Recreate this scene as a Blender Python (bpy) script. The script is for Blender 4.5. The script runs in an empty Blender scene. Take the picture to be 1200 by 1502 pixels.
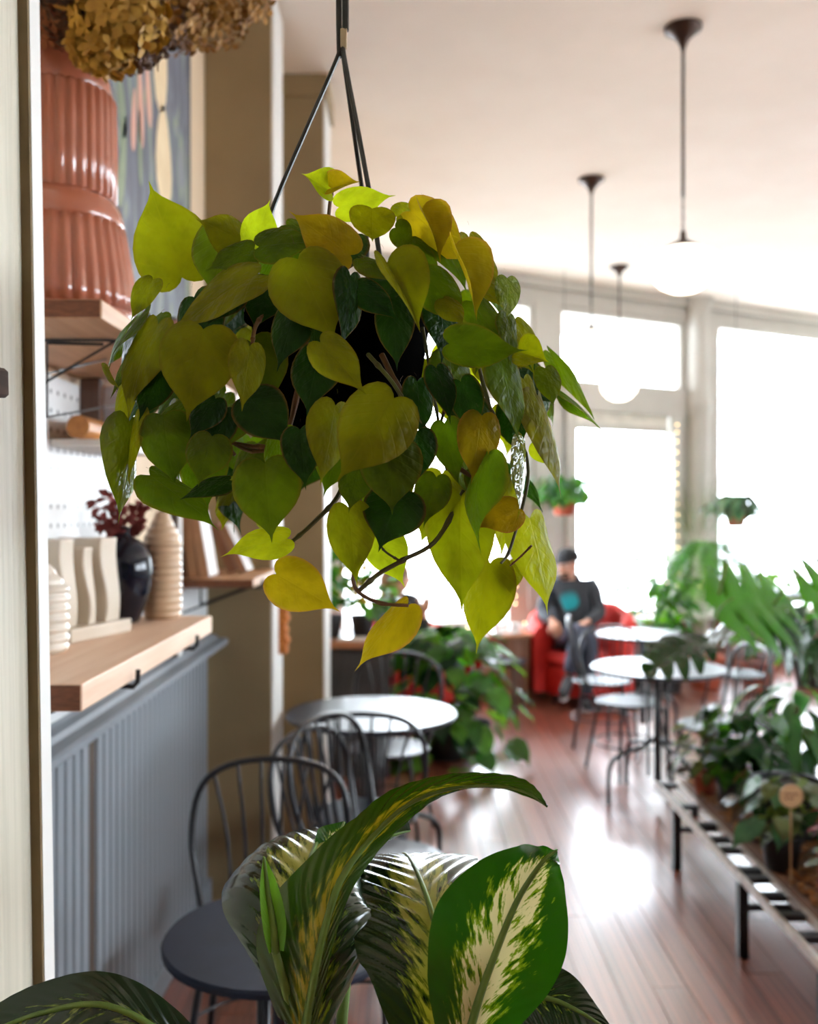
import bpy, math, random
from math import sin, cos, pi, radians, sqrt
from mathutils import Vector, Matrix, Quaternion

# ------------------------------------------------------------------ camera, sky, lamps, exposure
SC = bpy.context.scene
COL = SC.collection
FPX, CAM_H = 1400.0, 1.63            # focal length in pixels of a 1200x1502 frame, eye height
cam_data = bpy.data.cameras.new('camera')
cam = bpy.data.objects.new('camera', cam_data)
COL.objects.link(cam)
cam.location = (0, 0, CAM_H)
cam.rotation_euler = (pi / 2, 0, 0)
cam_data.sensor_fit = 'VERTICAL'
cam_data.sensor_height = 24.0
cam_data.sensor_width = 24.0 * 1200 / 1502
cam_data.lens = 24.0 * FPX / 1502
cam_data.clip_start = 0.05
cam_data.dof.use_dof = True
cam_data.dof.focus_distance = 1.02
cam_data.dof.aperture_fstop = 2.7
SC.camera = cam

world = bpy.data.worlds.new('overcast sky')
SC.world = world
world.use_nodes = True
wn = world.node_tree
wn.nodes.clear()
w_out = wn.nodes.new('ShaderNodeOutputWorld')
w_bg = wn.nodes.new('ShaderNodeBackground')
w_bg.inputs['Color'].default_value = (0.82, 0.91, 1.0, 1)
w_bg.inputs['Strength'].default_value = 19.0
wn.links.new(w_bg.outputs[0], w_out.inputs[0])

SC.view_settings.view_transform = 'Standard'
SC.view_settings.look = 'None'
SC.view_settings.exposure = 0.32
SC.view_settings.gamma = 1.0
SC.view_settings.use_curve_mapping = False
SC.cycles.max_bounces = 10
SC.cycles.diffuse_bounces = 6
SC.cycles.transparent_max_bounces = 12
SC.cycles.caustics_reflective = False
SC.cycles.caustics_refractive = False
SC.cycles.sample_clamp_indirect = 6.0


def portal(name, loc, normal, sx, sy):
    """light portal in a window opening: helps sampling the sky through it"""
    l = bpy.data.lights.new(name, 'AREA')
    l.shape = 'RECTANGLE'
    l.size, l.size_y = sx, sy
    l.cycles.is_portal = True
    o = bpy.data.objects.new(name, l)
    o.location = loc
    o.rotation_euler = Vector(normal).to_track_quat('-Z', 'Z').to_euler()
    COL.objects.link(o)


# the storefront wall runs at a slant: y = 8.40 + 0.53 x
WDIR = Vector((0.8836, 0.4683, 0))
WN = Vector((0.4683, -0.8836, 0))          # into the room
W0 = Vector((-0.9, 7.923, 0))


def wp(s, z, off=0.0):
    p = W0 + WDIR * s + WN * off
    return Vector((p.x, p.y, z))


ROOM_X1, CEIL = 5.8, 3.85
for s0, s1, z0, z1 in ((0.35, 2.37, .62, 3.6), (2.65, 4.27, .62, 3.6), (4.72, 7.3, .45, 3.65)):
    portal('window_portal', wp((s0 + s1) / 2, (z0 + z1) / 2, -.2), WN, s1 - s0, z1 - z0)
portal('window_portal', (ROOM_X1 + .2, 2.6, 2.2), (-1, 0, 0), 5.2, 1.4)


# ------------------------------------------------------------------ helpers: points
def W(px, py, d):
    return Vector(((px - 600) / FPX * d, d, CAM_H - (py - 751) / FPX * d))


def X(px, d):
    return (px - 600) / FPX * d


def catmull(pts, n):
    """pts: list of tuples (any length); returns n+1 interpolated tuples"""
    P = [pts[0]] + list(pts) + [pts[-1]]
    out = []
    segs = len(pts) - 1
    for i in range(n + 1):
        u = i / n * segs
        k = min(int(u), segs - 1)
        t = u - k
        a, b, c, d = P[k], P[k + 1], P[k + 2], P[k + 3]
        out.append(tuple(0.5 * (2 * b[j] + (c[j] - a[j]) * t + (2 * a[j] - 5 * b[j] + 4 * c[j] - d[j]) * t * t
                                + (3 * b[j] - a[j] - 3 * c[j] + d[j]) * t ** 3) for j in range(len(b))))
    return out


# ------------------------------------------------------------------ helpers: mesh builder
class MB:
    def __init__(self):
        self.v, self.f, self.uv = [], [], None

    def add(self, vs, fs):
        n = len(self.v)
        self.v += [tuple(p) for p in vs]
        self.f += [tuple(i + n for i in f) for f in fs]
        return self

    def box(self, c, s, R=None, ch=0.0):
        c = Vector(c)
        x, y, z = s[0] / 2, s[1] / 2, s[2] / 2
        if ch <= 0:
            vs = [Vector((a * x, b * y, e * z)) for e in (-1, 1) for a, b in ((-1, -1), (1, -1), (1, 1), (-1, 1))]
            fs = [(3, 2, 1, 0), (4, 5, 6, 7)] + [(i, (i + 1) % 4, 4 + (i + 1) % 4, 4 + i) for i in range(4)]
        else:
            k = ch
            vs = []
            for zz, ins in ((-z, k), (-z + k, 0), (z - k, 0), (z, k)):
                xi, yi = x - ins, y - ins
                cc = k * .6 if ins == 0 else 0
                ring = [(-xi + cc, -yi), (xi - cc, -yi), (xi, -yi + cc), (xi, yi - cc), (xi - cc, yi), (-xi + cc, yi), (-xi, yi - cc), (-xi, -yi + cc)] if True else []
                vs += [Vector((a, b, zz)) for a, b in ring]
            fs = [tuple(range(7, -1, -1)), tuple(range(24, 32))]
            for r in range(3):
                for i in range(8):
                    fs.append((r * 8 + i, r * 8 + (i + 1) % 8, (r + 1) * 8 + (i + 1) % 8, (r + 1) * 8 + i))
        if R is not None:
            vs = [R @ p for p in vs]
        return self.add([p + c for p in vs], fs)

    def b2(self, lo, hi, ch=0.0):
        lo, hi = Vector(lo), Vector(hi)
        return self.box((lo + hi) / 2, hi - lo, None, ch)

    def tube(self, pts, r, n=8, cap=True, closed=False, flat=1.0):
        pts = [Vector(p) for p in pts]
        m = len(pts)
        rs = r if isinstance(r, (list, tuple)) else [r] * m
        T = []
        for i in range(m):
            a = pts[(i - 1) % m] if (closed or i > 0) else pts[i]
            b = pts[(i + 1) % m] if (closed or i < m - 1) else pts[i]
            t = (b - a)
            T.append(t.normalized() if t.length > 1e-9 else Vector((0, 0, 1)))
        up = Vector((0, 0, 1)) if abs(T[0].z) < .9 else Vector((1, 0, 0))
        N = (up - T[0] * up.dot(T[0])).normalized()
        vs = []
        for i in range(m):
            N = (N - T[i] * N.dot(T[i]))
            N = N.normalized() if N.length > 1e-6 else T[i].orthogonal().normalized()
            B = T[i].cross(N)
            for k in range(n):
                a = 2 * pi * k / n
                vs.append(pts[i] + (N * cos(a) * flat + B * sin(a)) * rs[i])
        fs = []
        for i in range(m if closed else m - 1):
            j = (i + 1) % m
            for k in range(n):
                fs.append((i * n + k, i * n + (k + 1) % n, j * n + (k + 1) % n, j * n + k))
        if cap and not closed:
            fs.append(tuple(range(n - 1, -1, -1)))
            fs.append(tuple(range((m - 1) * n, m * n)))
        return self.add(vs, fs)

    def lathe(self, prof, c=(0, 0, 0), n=24, rf=None):
        """prof: (r, z) list from bottom to top; rf(angle, i) multiplies the radius"""
        c = Vector(c)
        vs, fs = [], []
        m = len(prof)
        for i, (r, z) in enumerate(prof):
            for k in range(n):
                a = 2 * pi * k / n
                q = r * (rf(a, i) if rf else 1)
                vs.append(c + Vector((q * cos(a), q * sin(a), z)))
        for i in range(m - 1):
            for k in range(n):
                fs.append((i * n + k, i * n + (k + 1) % n, (i + 1) * n + (k + 1) % n, (i + 1) * n + k))
        if prof[0][0] > 1e-5:
            fs.append(tuple(range(n - 1, -1, -1)))
        if prof[-1][0] > 1e-5:
            fs.append(tuple(range((m - 1) * n, m * n)))
        return self.add(vs, fs)

    def ball(self, c, r, n=10, m=7, R=None):
        c = Vector(c)
        rx, ry, rz = r if isinstance(r, (tuple, list)) else (r, r, r)
        vs = []
        for i in range(1, m):
            t = pi * i / m
            for k in range(n):
                a = 2 * pi * k / n
                vs.append(Vector((rx * sin(t) * cos(a), ry * sin(t) * sin(a), -rz * cos(t))))
        vs += [Vector((0, 0, -rz)), Vector((0, 0, rz))]
        lo, hi = len(vs) - 2, len(vs) - 1
        fs = []
        for i in range(m - 2):
            for k in range(n):
                fs.append((i * n + k, i * n + (k + 1) % n, (i + 1) * n + (k + 1) % n, (i + 1) * n + k))
        for k in range(n):
            fs.append((lo, (k + 1) % n, k))
            fs.append((hi, (m - 2) * n + k, (m - 2) * n + (k + 1) % n))
        if R is not None:
            vs = [R @ p for p in vs]
        return self.add([p + c for p in vs], fs)

    def prism(self, outline, frame, depth):
        """outline: 2D list; frame(u, v, w) -> point; extruded w = 0..depth"""
        n = len(outline)
        vs = [frame(u, v, 0) for u, v in outline] + [frame(u, v, depth) for u, v in outline]
        fs = [tuple(range(n - 1, -1, -1)), tuple(range(n, 2 * n))]
        fs += [(i, (i + 1) % n, n + (i + 1) % n, n + i) for i in range(n)]
        return self.add(vs, fs)


def root_of(o):
    while o.parent is not None:
        o = o.parent
    return o


def obj(name, mb, mat, parent=None, smooth=False, kind=None, bevel=0.0, label=None):
    me = bpy.data.meshes.new(name)
    off = Vector(root_of(parent).location) if parent is not None else Vector((0, 0, 0))
    me.from_pydata([Vector(p) - off for p in mb.v], [], mb.f)
    me.update()
    o = bpy.data.objects.new(name, me)
    COL.objects.link(o)
    if mat:
        me.materials.append(mat)
    if smooth:
        me.polygons.foreach_set('use_smooth', [True] * len(me.polygons))
        if smooth == 'auto':
            try:
                me.set_sharp_from_angle(angle=radians(38))
            except Exception:
                pass
    if parent is not None:
        o.parent = parent
    if kind:
        o['kind'] = kind
    if label:
        o['label'] = label
    if bevel > 0:
        b = o.modifiers.new('bevel', 'BEVEL')
        b.width = bevel
        b.segments = 2
        b.limit_method = 'ANGLE'
    return o


def thing(name, label, cat, loc=(0, 0, 0), group=None, rotz=0.0):
    o = bpy.data.objects.new(name, None)
    o.empty_display_size = .05
    COL.objects.link(o)
    o.location = loc
    o.rotation_euler = (0, 0, rotz)
    return tag(o, label, cat, group)


def tag(o, label, cat, group=None):
    o['label'] = label
    o['category'] = cat
    if group:
        o['group'] = group
    return o


def struct(name, mb, mat, smooth=False, parent=None, **k):
    o = obj(name, mb, mat, parent, smooth, **k)
    if parent is None:
        o['kind'] = 'structure'
    return o


KIDS = {}


def copy_tree(root, loc, rotz=0.0, label=None, group=None):
    c = root.copy()
    COL.objects.link(c)
    c.location = loc
    c.rotation_euler = (0, 0, rotz)
    if label:
        c['label'] = label
    if group:
        c['group'] = group
    for ch in root.children:
        d = ch.copy()
        COL.objects.link(d)
        d.parent = c
        for g in ch.children:
            e = g.copy()
            COL.objects.link(e)
            e.parent = d
    return c


# ------------------------------------------------------------------ helpers: materials
def srgb(r, g, b):
    f = lambda c: (c / 255) / 12.92 if c / 255 <= .04045 else ((c / 255 + .055) / 1.055) ** 2.4
    return (f(r), f(g), f(b), 1)


def newmat(name):
    m = bpy.data.materials.new(name)
    m.use_nodes = True
    nt = m.node_tree
    return m, nt, nt.nodes['Principled BSDF'], nt.nodes['Material Output']


def N(nt, t, **k):
    n = nt.nodes.new(t)
    for a, b in k.items():
        if a in n.inputs:
            n.inputs[a].default_value = b
        else:
            setattr(n, a, b)
    return n


def mixrgb(nt, fac, a, b, mode='MIX'):
    n = nt.nodes.new('ShaderNodeMix')
    n.data_type = 'RGBA'
    n.blend_type = mode
    for s, v in ((n.inputs[0], fac), (n.inputs[6], a), (n.inputs[7], b)):
        if hasattr(v, 'links') or isinstance(v, bpy.types.NodeSocket):
            nt.links.new(v, s)
        else:
            s.default_value = v
    return n.outputs[2]


def math_n(nt, op, a, b=0.0, c=0.0):
    n = nt.nodes.new('ShaderNodeMath')
    n.operation = op
    for i, v in enumerate((a, b, c)):
        if isinstance(v, bpy.types.NodeSocket):
            nt.links.new(v, n.inputs[i])
        else:
            n.inputs[i].default_value = v
    return n.outputs[0]


def sstep(nt, x, lo, hi):
    n = nt.nodes.new('ShaderNodeMapRange')
    n.interpolation_type = 'SMOOTHSTEP'
    n.inputs[1].default_value = lo
    n.inputs[2].default_value = hi
    nt.links.new(x, n.inputs[0])
    return n.outputs[0]


def pm(name, c1, c2=None, scale=8.0, stretch=(1, 1, 1), rough=.5, metal=0.0, bump=0.0, coat=0.0, rnd=0.0, detail=4.0, spec=None):
    """painted / plain material: two close tones mixed by noise, optional fine relief and per-object variation"""
    m, nt, p, out = newmat(name)
    tc = N(nt, 'ShaderNodeTexCoord')
    mp = N(nt, 'ShaderNodeMapping')
    mp.inputs['Scale'].default_value = stretch
    nt.links.new(tc.outputs['Object'], mp.inputs[0])
    no = N(nt, 'ShaderNodeTexNoise')
    no.inputs['Scale'].default_value = scale
    no.inputs['Detail'].default_value = detail
    nt.links.new(mp.outputs[0], no.inputs['Vector'])
    c2 = c2 or tuple(min(1, v * .82) for v in c1[:3]) + (1,)
    f = sstep(nt, no.outputs[0], .3, .7)
    colr = mixrgb(nt, f, c1, c2)
    if rnd:
        oi = N(nt, 'ShaderNodeObjectInfo')
        hs = N(nt, 'ShaderNodeHueSaturation')
        v = math_n(nt, 'MULTIPLY_ADD', oi.outputs['Random'], rnd * 2, 1 - rnd)
        nt.links.new(v, hs.inputs['Value'])
        nt.links.new(colr, hs.inputs['Color'])
        colr = hs.outputs[0]
    nt.links.new(colr, p.inputs['Base Color'])
    p.inputs['Roughness'].default_value = rough
    p.inputs['Metallic'].default_value = metal
    if coat:
        p.inputs['Coat Weight'].default_value = coat
        p.inputs['Coat Roughness'].default_value = .12
    if spec is not None:
        p.inputs['Specular IOR Level'].default_value = spec
    if bump:
        b = N(nt, 'ShaderNodeBump')
        b.inputs['Strength'].default_value = bump
        b.inputs['Distance'].default_value = .01
        nt.links.new(no.outputs[0], b.inputs['Height'])
        nt.links.new(b.outputs[0], p.inputs['Normal'])
    return m


def woodmat(name, c1, c2, axis=1, scale=3.0, rough=.45, coat=0.0, rnd=0.0, bump=.15):
    st = [14.0, 14.0, 14.0]
    st[axis] = 0.9
    return pm(name, c1, c2, scale, tuple(st), rough, 0, bump, coat, rnd, 6.0)


def emat(name, col, s):
    m, nt, p, out = newmat(name)
    no = N(nt, 'ShaderNodeTexNoise')
    no.inputs['Scale'].default_value = 3
    p.inputs['Base Color'].default_value = col
    nt.links.new(mixrgb(nt, sstep(nt, no.outputs[0], .2, .8), col, tuple(v * .92 for v in col[:3]) + (1,)), p.inputs['Emission Color'])
    p.inputs['Emission Strength'].default_value = s
    return m


def glassmat(name, tint=(1, 1, 1, 1)):
    m, nt, p, out = newmat(name)
    nt.nodes.remove(p)
    tr = N(nt, 'ShaderNodeBsdfTransparent')
    tr.inputs[0].default_value = tint
    gl = N(nt, 'ShaderNodeBsdfGlossy')
    gl.inputs['Roughness'].default_value = .03
    fr = N(nt, 'ShaderNodeLayerWeight')
    fr.inputs[0].default_value = .5
    mx = N(nt, 'ShaderNodeMixShader')
    nt.links.new(math_n(nt, 'MULTIPLY_ADD', math_n(nt, 'POWER', fr.outputs[1], 5.0), .9, .03), mx.inputs[0])
    nt.links.new(tr.outputs[0], mx.inputs[1])
    nt.links.new(gl.outputs[0], mx.inputs[2])
    nt.links.new(mx.outputs[0], out.inputs[0])
    return m


def leafmat(name, c_up, c_tr, trans=.45, rough=.38, rnd=.12, vein=None, edge=None, hue=.012, spec=.3):
    """leaf: coated upper surface mixed with translucency, veins and blotches from the leaf's own UV"""
    m, nt, p, out = newmat(name)
    uv = N(nt, 'ShaderNodeUVMap')
    sep = N(nt, 'ShaderNodeSeparateXYZ')
    nt.links.new(uv.outputs[0], sep.inputs[0])
    u = math_n(nt, 'ABSOLUTE', math_n(nt, 'MULTIPLY_ADD', sep.outputs[0], 2.0, -1.0))
    v = sep.outputs[1]
    mid = sstep(nt, u, .055, .0)
    ph = math_n(nt, 'SUBTRACT', v, math_n(nt, 'MULTIPLY', u, .28))
    lat = math_n(nt, 'SINE', math_n(nt, 'MULTIPLY', ph, 46.0))
    lat = math_n(nt, 'MULTIPLY', sstep(nt, lat, .8, 1.0), .25)
    vm = math_n(nt, 'MAXIMUM', math_n(nt, 'MULTIPLY', mid, .6), lat)
    tc = N(nt, 'ShaderNodeTexCoord')
    no = N(nt, 'ShaderNodeTexNoise')
    no.inputs['Scale'].default_value = 2.6
    no.inputs['Detail'].default_value = 3
    nt.links.new(tc.outputs['Object'], no.inputs['Vector'])
    bl = sstep(nt, no.outputs[0], .35, .7)
    oi = N(nt, 'ShaderNodeObjectInfo')

    def tone(c, veincol, k):
        a = mixrgb(nt, bl, c, tuple(x * .72 for x in c[:3]) + (1,))
        a = mixrgb(nt, math_n(nt, 'MULTIPLY', vm, k), a, veincol)
        if edge:
            a = mixrgb(nt, math_n(nt, 'MULTIPLY', sstep(nt, u, .86, 1.0), .7), a, edge)
        hs = N(nt, 'ShaderNodeHueSaturation')
        nt.links.new(math_n(nt, 'MULTIPLY_ADD', oi.outputs['Random'], rnd * 2, 1 - rnd), hs.inputs['Value'])
        nt.links.new(math_n(nt, 'MULTIPLY_ADD', oi.outputs['Random'], hue * 2, .5 - hue), hs.inputs['Hue'])
        nt.links.new(a, hs.inputs['Color'])
        return hs.outputs[0]
    vc = vein or tuple(min(1, x * 1.35) for x in c_up[:3]) + (1,)
    nt.links.new(tone(c_up, vc, 1.0), p.inputs['Base Color'])
    p.inputs['Roughness'].default_value = rough
    p.inputs['Specular IOR Level'].default_value = spec
    tl = N(nt, 'ShaderNodeBsdfTranslucent')
    nt.links.new(tone(c_tr, tuple(x * .7 for x in c_tr[:3]) + (1,), .8), tl.inputs[0])
    b = N(nt, 'ShaderNodeBump')
    b.inputs['Strength'].default_value = .5
    b.inputs['Distance'].default_value = .02
    n3 = N(nt, 'ShaderNodeTexNoise')
    n3.inputs['Scale'].default_value = 5.0
    nt.links.new(tc.outputs['Object'], n3.inputs['Vector'])
    hgt = math_n(nt, 'ADD', math_n(nt, 'MULTIPLY', vm, -.12), math_n(nt, 'MULTIPLY', n3.outputs[0], .8))
    nt.links.new(hgt, b.inputs['Height'])
    nt.links.new(b.outputs[0], p.inputs['Normal'])
    mx = N(nt, 'ShaderNodeMixShader')
    mx.inputs[0].default_value = trans
    nt.links.new(p.outputs[0], mx.inputs[1])
    nt.links.new(tl.outputs[0], mx.inputs[2])
    nt.links.new(mx.outputs[0], out.inputs[0])
    return m


# ------------------------------------------------------------------ helpers: leaves
HEART = [(0, 0), (-.04, .04), (-.075, .11), (-.09, .20), (-.07, .30), (-.01, .39), (.08, .455), (.19, .49), (.31, .485), (.43, .45),
         (.55, .38), (.66, .275), (.745, .17), (.815, .088), (.89, .027), (1, 0)]
HMID = [0, .015, .035, .065, .10, .15, .21, .28, .37, .47, .57, .67, .76, .83, .90, 1]
OVAL = [(0, 0), (.02, .06), (.06, .15), (.12, .25), (.2, .35), (.3, .43), (.42, .47), (.54, .46), (.66, .40), (.77, .30), (.87, .18), (.94, .08), (1, 0)]
OMID = [0, .02, .06, .12, .2, .3, .42, .54, .66, .77, .87, .94, 1]


def leaf_mesh(name, outline, mid, aspect, cols=6, fold=.15, curl=.25, droop=.5, wave=.03, ph=0.0, tipcurl=0.0, ripple=0.0, thick=0.0):
    """flat leaf of length 1 along +Y, upper side +Z; cols columns on each half"""
    vs, uvs, rows = [], [], []
    k = aspect / .98
    for i, ((oy, ox), my) in enumerate(zip(outline, mid)):
        if i in (0, len(mid) - 1):
            rows.append([len(vs)] * (2 * cols + 1))
            z = -curl * my * my - tipcurl * my ** 6
            vs.append((0, my, z))
            uvs.append((.5, my))
            continue
        row = []
        for j in range(-cols, cols + 1):
            s = j / cols
            a = abs(s)
            y = my * (1 - a) + oy * a
            x = ox * k * s
            z = fold * abs(x) - droop * x * x - curl * y * abs(y) - tipcurl * max(y, 0) ** 6
            z += wave * sin(9 * y + ph + (1.3 if s > 0 else 0)) * a * a
            z += ripple * sin(46 * (y - .1 * a)) * a * (1 - a) * 2
            row.append(len(vs))
            vs.append((x, y, z))
            uvs.append((.5 + .5 * s, y))
        rows.append(row)
    fs = []
    for a, b in zip(rows, rows[1:]):
        for j in range(2 * cols):
            q = []
            for t in (a[j], a[j + 1], b[j + 1], b[j]):
                if t not in q:
                    q.append(t)
            if len(q) > 2:
                fs.append(q)
    me = bpy.data.meshes.new(name)
    me.from_pydata(vs, [], fs)
    ul = me.uv_layers.new(name='UVMap')
    for l in me.loops:
        ul.data[l.index].uv = uvs[l.vertex_index]
    me.polygons.foreach_set('use_smooth', [True] * len(me.polygons))
    me.update()
    return me


def lobed_mesh(name, lobes=7, aspect=1.0, curl=.3, fold=.2):
    """deeply cut leaf: finger lobes along both sides of the midrib"""
    vs, fs, uvs = [], [], []
    n = lobes * 6
    def env(t):
        return aspect * .5 * (sin(pi * min(1, (t * .92 + .08)) ** .75) ** .8)
    rows = []
    for i in range(n + 1):
        t = i / n
        m = .24 + .76 * max(0, sin(pi * ((t * lobes) % 1))) ** .6 if t < .96 else .4
        w = env(t) * m + .004
        row = []
        for j in range(-4, 5):
            s = j / 4
            a = abs(s)
            x = w * s
            y = t + .22 * a * (w / (aspect * .5)) - .10 * a * (1 - t)
            z = fold * abs(x) - curl * y * y - .5 * x * x + .02 * sin(t * lobes * 2 * pi) * a
            row.append(len(vs))
            vs.append((x, y, z))
            uvs.append((.5 + .5 * s, t))
        rows.append(row)
    for a, b in zip(rows, rows[1:]):
        for j in range(8):
            fs.append((a[j], a[j + 1], b[j + 1], b[j]))
    me = bpy.data.meshes.new(name)
    me.from_pydata(vs, [], fs)
    ul = me.uv_layers.new(name='UVMap')
    for l in me.loops:
        ul.data[l.index].uv = uvs[l.vertex_index]
    me.polygons.foreach_set('use_smooth', [True] * len(me.polygons))
    return me


def frond_mesh(name, pairs=14, curl=.5, w=.22):
    vs, fs, uvs = [], [], []
    for i in range(pairs):
        t = .08 + .9 * i / (pairs - 1)
        L = w * (sin(pi * (.12 + .85 * t)) ** .7 + .08)
        for sd in (-1, 1):
            n = len(vs)
            z = -curl * t * t
            hw = .024
            q = [(0, t - hw, z), (sd * L * .5, t + .02 - hw * 1.2, z - .02), (sd * L, t + .07, z - .06), (sd * L * .5, t + .03 + hw, z - .02), (0, t + hw, z)]
            vs += q
            uvs += [(.5, t), (.5 + .25 * sd, t), (.5 + .5 * sd, t), (.5 + .25 * sd, t), (.5, t)]
            fs.append(tuple(n + k for k in (range(5) if sd > 0 else range(4, -1, -1))))
    n = len(vs)
    for i in range(9):
        t = i / 8
        z = -curl * t * t
        vs += [(-.008, t, z + .003), (.008, t, z + .003)]
        uvs += [(.49, t), (.51, t)]
    for i in range(8):
        fs.append((n + 2 * i, n + 2 * i + 1, n + 2 * i + 3, n + 2 * i + 2))
    me = bpy.data.meshes.new(name)
    me.from_pydata(vs, [], fs)
    ul = me.uv_layers.new(name='UVMap')
    for l in me.loops:
        ul.data[l.index].uv = uvs[l.vertex_index]
    return me


def axes_matrix(B, yax, zhint, sx, sy, sz):
    y = Vector(yax).normalized()
    z = Vector(zhint)
    z = z - y * z.dot(y)
    z = z.normalized() if z.length > 1e-5 else y.orthogonal().normalized()
    x = y.cross(z)
    M = Matrix((x * sx, y * sy, z * sz)).transposed().to_4x4()
    M.translation = B
    return M


def inst(name, me, mat, M, parent, label=None):
    """one leaf object: mesh data shared with its likes, own material slot on the object"""
    o = bpy.data.objects.new(name, me)
    COL.objects.link(o)
    if not me.materials:
        me.materials.append(None)
    o.material_slots[0].link = 'OBJECT'
    o.material_slots[0].material = mat
    o.parent = parent
    M = M.copy()
    M.translation = M.translation - Vector(root_of(parent).location)
    o.matrix_local = M
    if label:
        o['label'] = label
    return o

# ------------------------------------------------------------------ the setting
M_ceil = pm('ceiling paint', srgb(242, 234, 224), srgb(237, 228, 217), 2.0, rough=.85, bump=.05)
M_trimwhite = pm('white trim paint', srgb(232, 232, 228), srgb(222, 222, 218), 3.0, rough=.5)
M_front = pm('storefront wall paint', srgb(190, 188, 182), srgb(180, 178, 171), 2.0, rough=.7)
M_beige = pm('beige wall paint', srgb(226, 205, 176), srgb(218, 196, 166), 2.0, rough=.8, bump=.05)
M_taupe = pm('taupe pilaster paint', srgb(142, 122, 88), srgb(133, 114, 81), 3.0, rough=.75, bump=.08)
M_wains = pm('grey wainscot paint', srgb(126, 133, 140), srgb(117, 124, 131), 4.0, (1, 1, .2), rough=.5)
M_gap = pm('dark batten paint', srgb(74, 58, 44), srgb(60, 46, 36), 4.0, rough=.7)
M_post = pm('brushed cream post paint', srgb(214, 208, 190), srgb(196, 192, 174), 60.0, (1, 1, .03), rough=.55, bump=.35)
M_grooveshade = pm('olive groove shade', srgb(120, 100, 66), srgb(104, 86, 56), 8.0, rough=.8)  # olive tone puts the shadow on the recessed strip into the colour
M_brick = pm('brown base panel', srgb(120, 74, 58), srgb(104, 62, 48), 6.0, rough=.6)
M_glass = glassmat('window glass')

# floor: one slab under separate boards
floor = struct('floor', MB().b2((-.86, -3, -.08), (ROOM_X1, 11.7, -.022)), pm('dark subfloor', srgb(60, 34, 26), rough=.8))
M_plank = None


def plank_mat():
    m, nt, p, out = newmat('worn red brown floor boards')
    tc = N(nt, 'ShaderNodeTexCoord')
    mp = N(nt, 'ShaderNodeMapping')
    mp.inputs['Scale'].default_value = (9, .8, 9)
    nt.links.new(tc.outputs['Generated'], mp.inputs[0])
    oi = N(nt, 'ShaderNodeObjectInfo')
    off = N(nt, 'ShaderNodeVectorMath', operation='ADD')
    cx = N(nt, 'ShaderNodeCombineXYZ')
    nt.links.new(math_n(nt, 'MULTIPLY', oi.outputs['Random'], 40), cx.inputs[0])
    nt.links.new(mp.outputs[0], off.inputs[0])
    nt.links.new(cx.outputs[0], off.inputs[1])
    no = N(nt, 'ShaderNodeTexNoise')
    no.inputs['Scale'].default_value = 2.5
    no.inputs['Detail'].default_value = 6
    nt.links.new(off.outputs[0], no.inputs['Vector'])
    c = mixrgb(nt, sstep(nt, no.outputs[0], .3, .7), srgb(142, 74, 50), srgb(98, 46, 32))
    hs = N(nt, 'ShaderNodeHueSaturation')
    nt.links.new(math_n(nt, 'MULTIPLY_ADD', oi.outputs['Random'], .5, .75), hs.inputs['Value'])
    nt.links.new(c, hs.inputs['Color'])
    # worn, paler patches along the walkway
    n2 = N(nt, 'ShaderNodeTexNoise')
    n2.inputs['Scale'].default_value = .9
    geo = N(nt, 'ShaderNodeNewGeometry')
    nt.links.new(geo.outputs['Position'], n2.inputs['Vector'])
    c = mixrgb(nt, math_n(nt, 'MULTIPLY', sstep(nt, n2.outputs[0], .45, .7), .35), hs.outputs[0], srgb(168, 120, 100))
    nt.links.new(c, p.inputs['Base Color'])
    r = math_n(nt, 'MULTIPLY_ADD', n2.outputs[0], .22, .30)
    nt.links.new(r, p.inputs['Roughness'])
    p.inputs['Coat Weight'].default_value = 1.0
    p.inputs['Coat IOR'].default_value = 1.75
    p.inputs['Coat Roughness'].default_value = .24
    return m


M_plank = plank_mat()
rng = random.Random(5)
pk = MB().box((.5, .5, -.011), (1, 1, .022))
pk_me = None
PW = .121
for r in range(55):
    x0 = -.857 + r * PW
    y = -3.0 + rng.uniform(-2.2, 0)
    yend = 8.40 + .53 * x0 + .05
    while y < yend:
        L = rng.uniform(3.0, 4.4)
        a, b = max(y, -3.0), min(y + L, yend)
        y += L
        if b - a < .1:
            continue
        if pk_me is None:
            o = obj('plank', pk, M_plank, floor)
            pk_me = o.data
        else:
            o = bpy.data.objects.new('plank', pk_me)
            COL.objects.link(o)
            o.parent = floor
        o.location = (x0, a + .001, rng.uniform(-.0012, 0))
        o.scale = (PW - .0025, b - a - .003, 1)

struct('ceiling', MB().b2((-1.2, -3.2, CEIL), (ROOM_X1 + .3, 12, CEIL + .1)), M_ceil)

# left wall with wainscot
wl = struct('wall_left', MB().b2((-1.0, -3, -.05), (-.857, 8.0, CEIL)), M_beige)
M_upgrey = pm('pale grey wall paint', srgb(206, 208, 208), srgb(198, 200, 200), 3, rough=.6)
obj('lower_panel', MB().b2((-.857, 1.32, .0), (-.845, 4.0, 1.36)), M_upgrey, wl)
bd_mb = MB()
bd_mb.add([(-.845, -.0285, 0), (-.845, .0285, 0), (-.845, .0285, .97), (-.845, -.0285, .97),
           (-.836, -.0245, 0), (-.836, .0175, 0), (-.836, .0175, .97), (-.836, -.0245, .97),
           (-.836, .0245, 0), (-.840, .0215, 0), (-.840, .0215, .97), (-.836, .0245, .97)],
          [(0, 4, 7, 3), (4, 5, 6, 7), (5, 9, 10, 6), (9, 8, 11, 10), (8, 1, 2, 11), (3, 7, 6, 10, 11, 2), (0, 1, 8, 9, 5, 4)])
b0 = None
yy = 1.36
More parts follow.
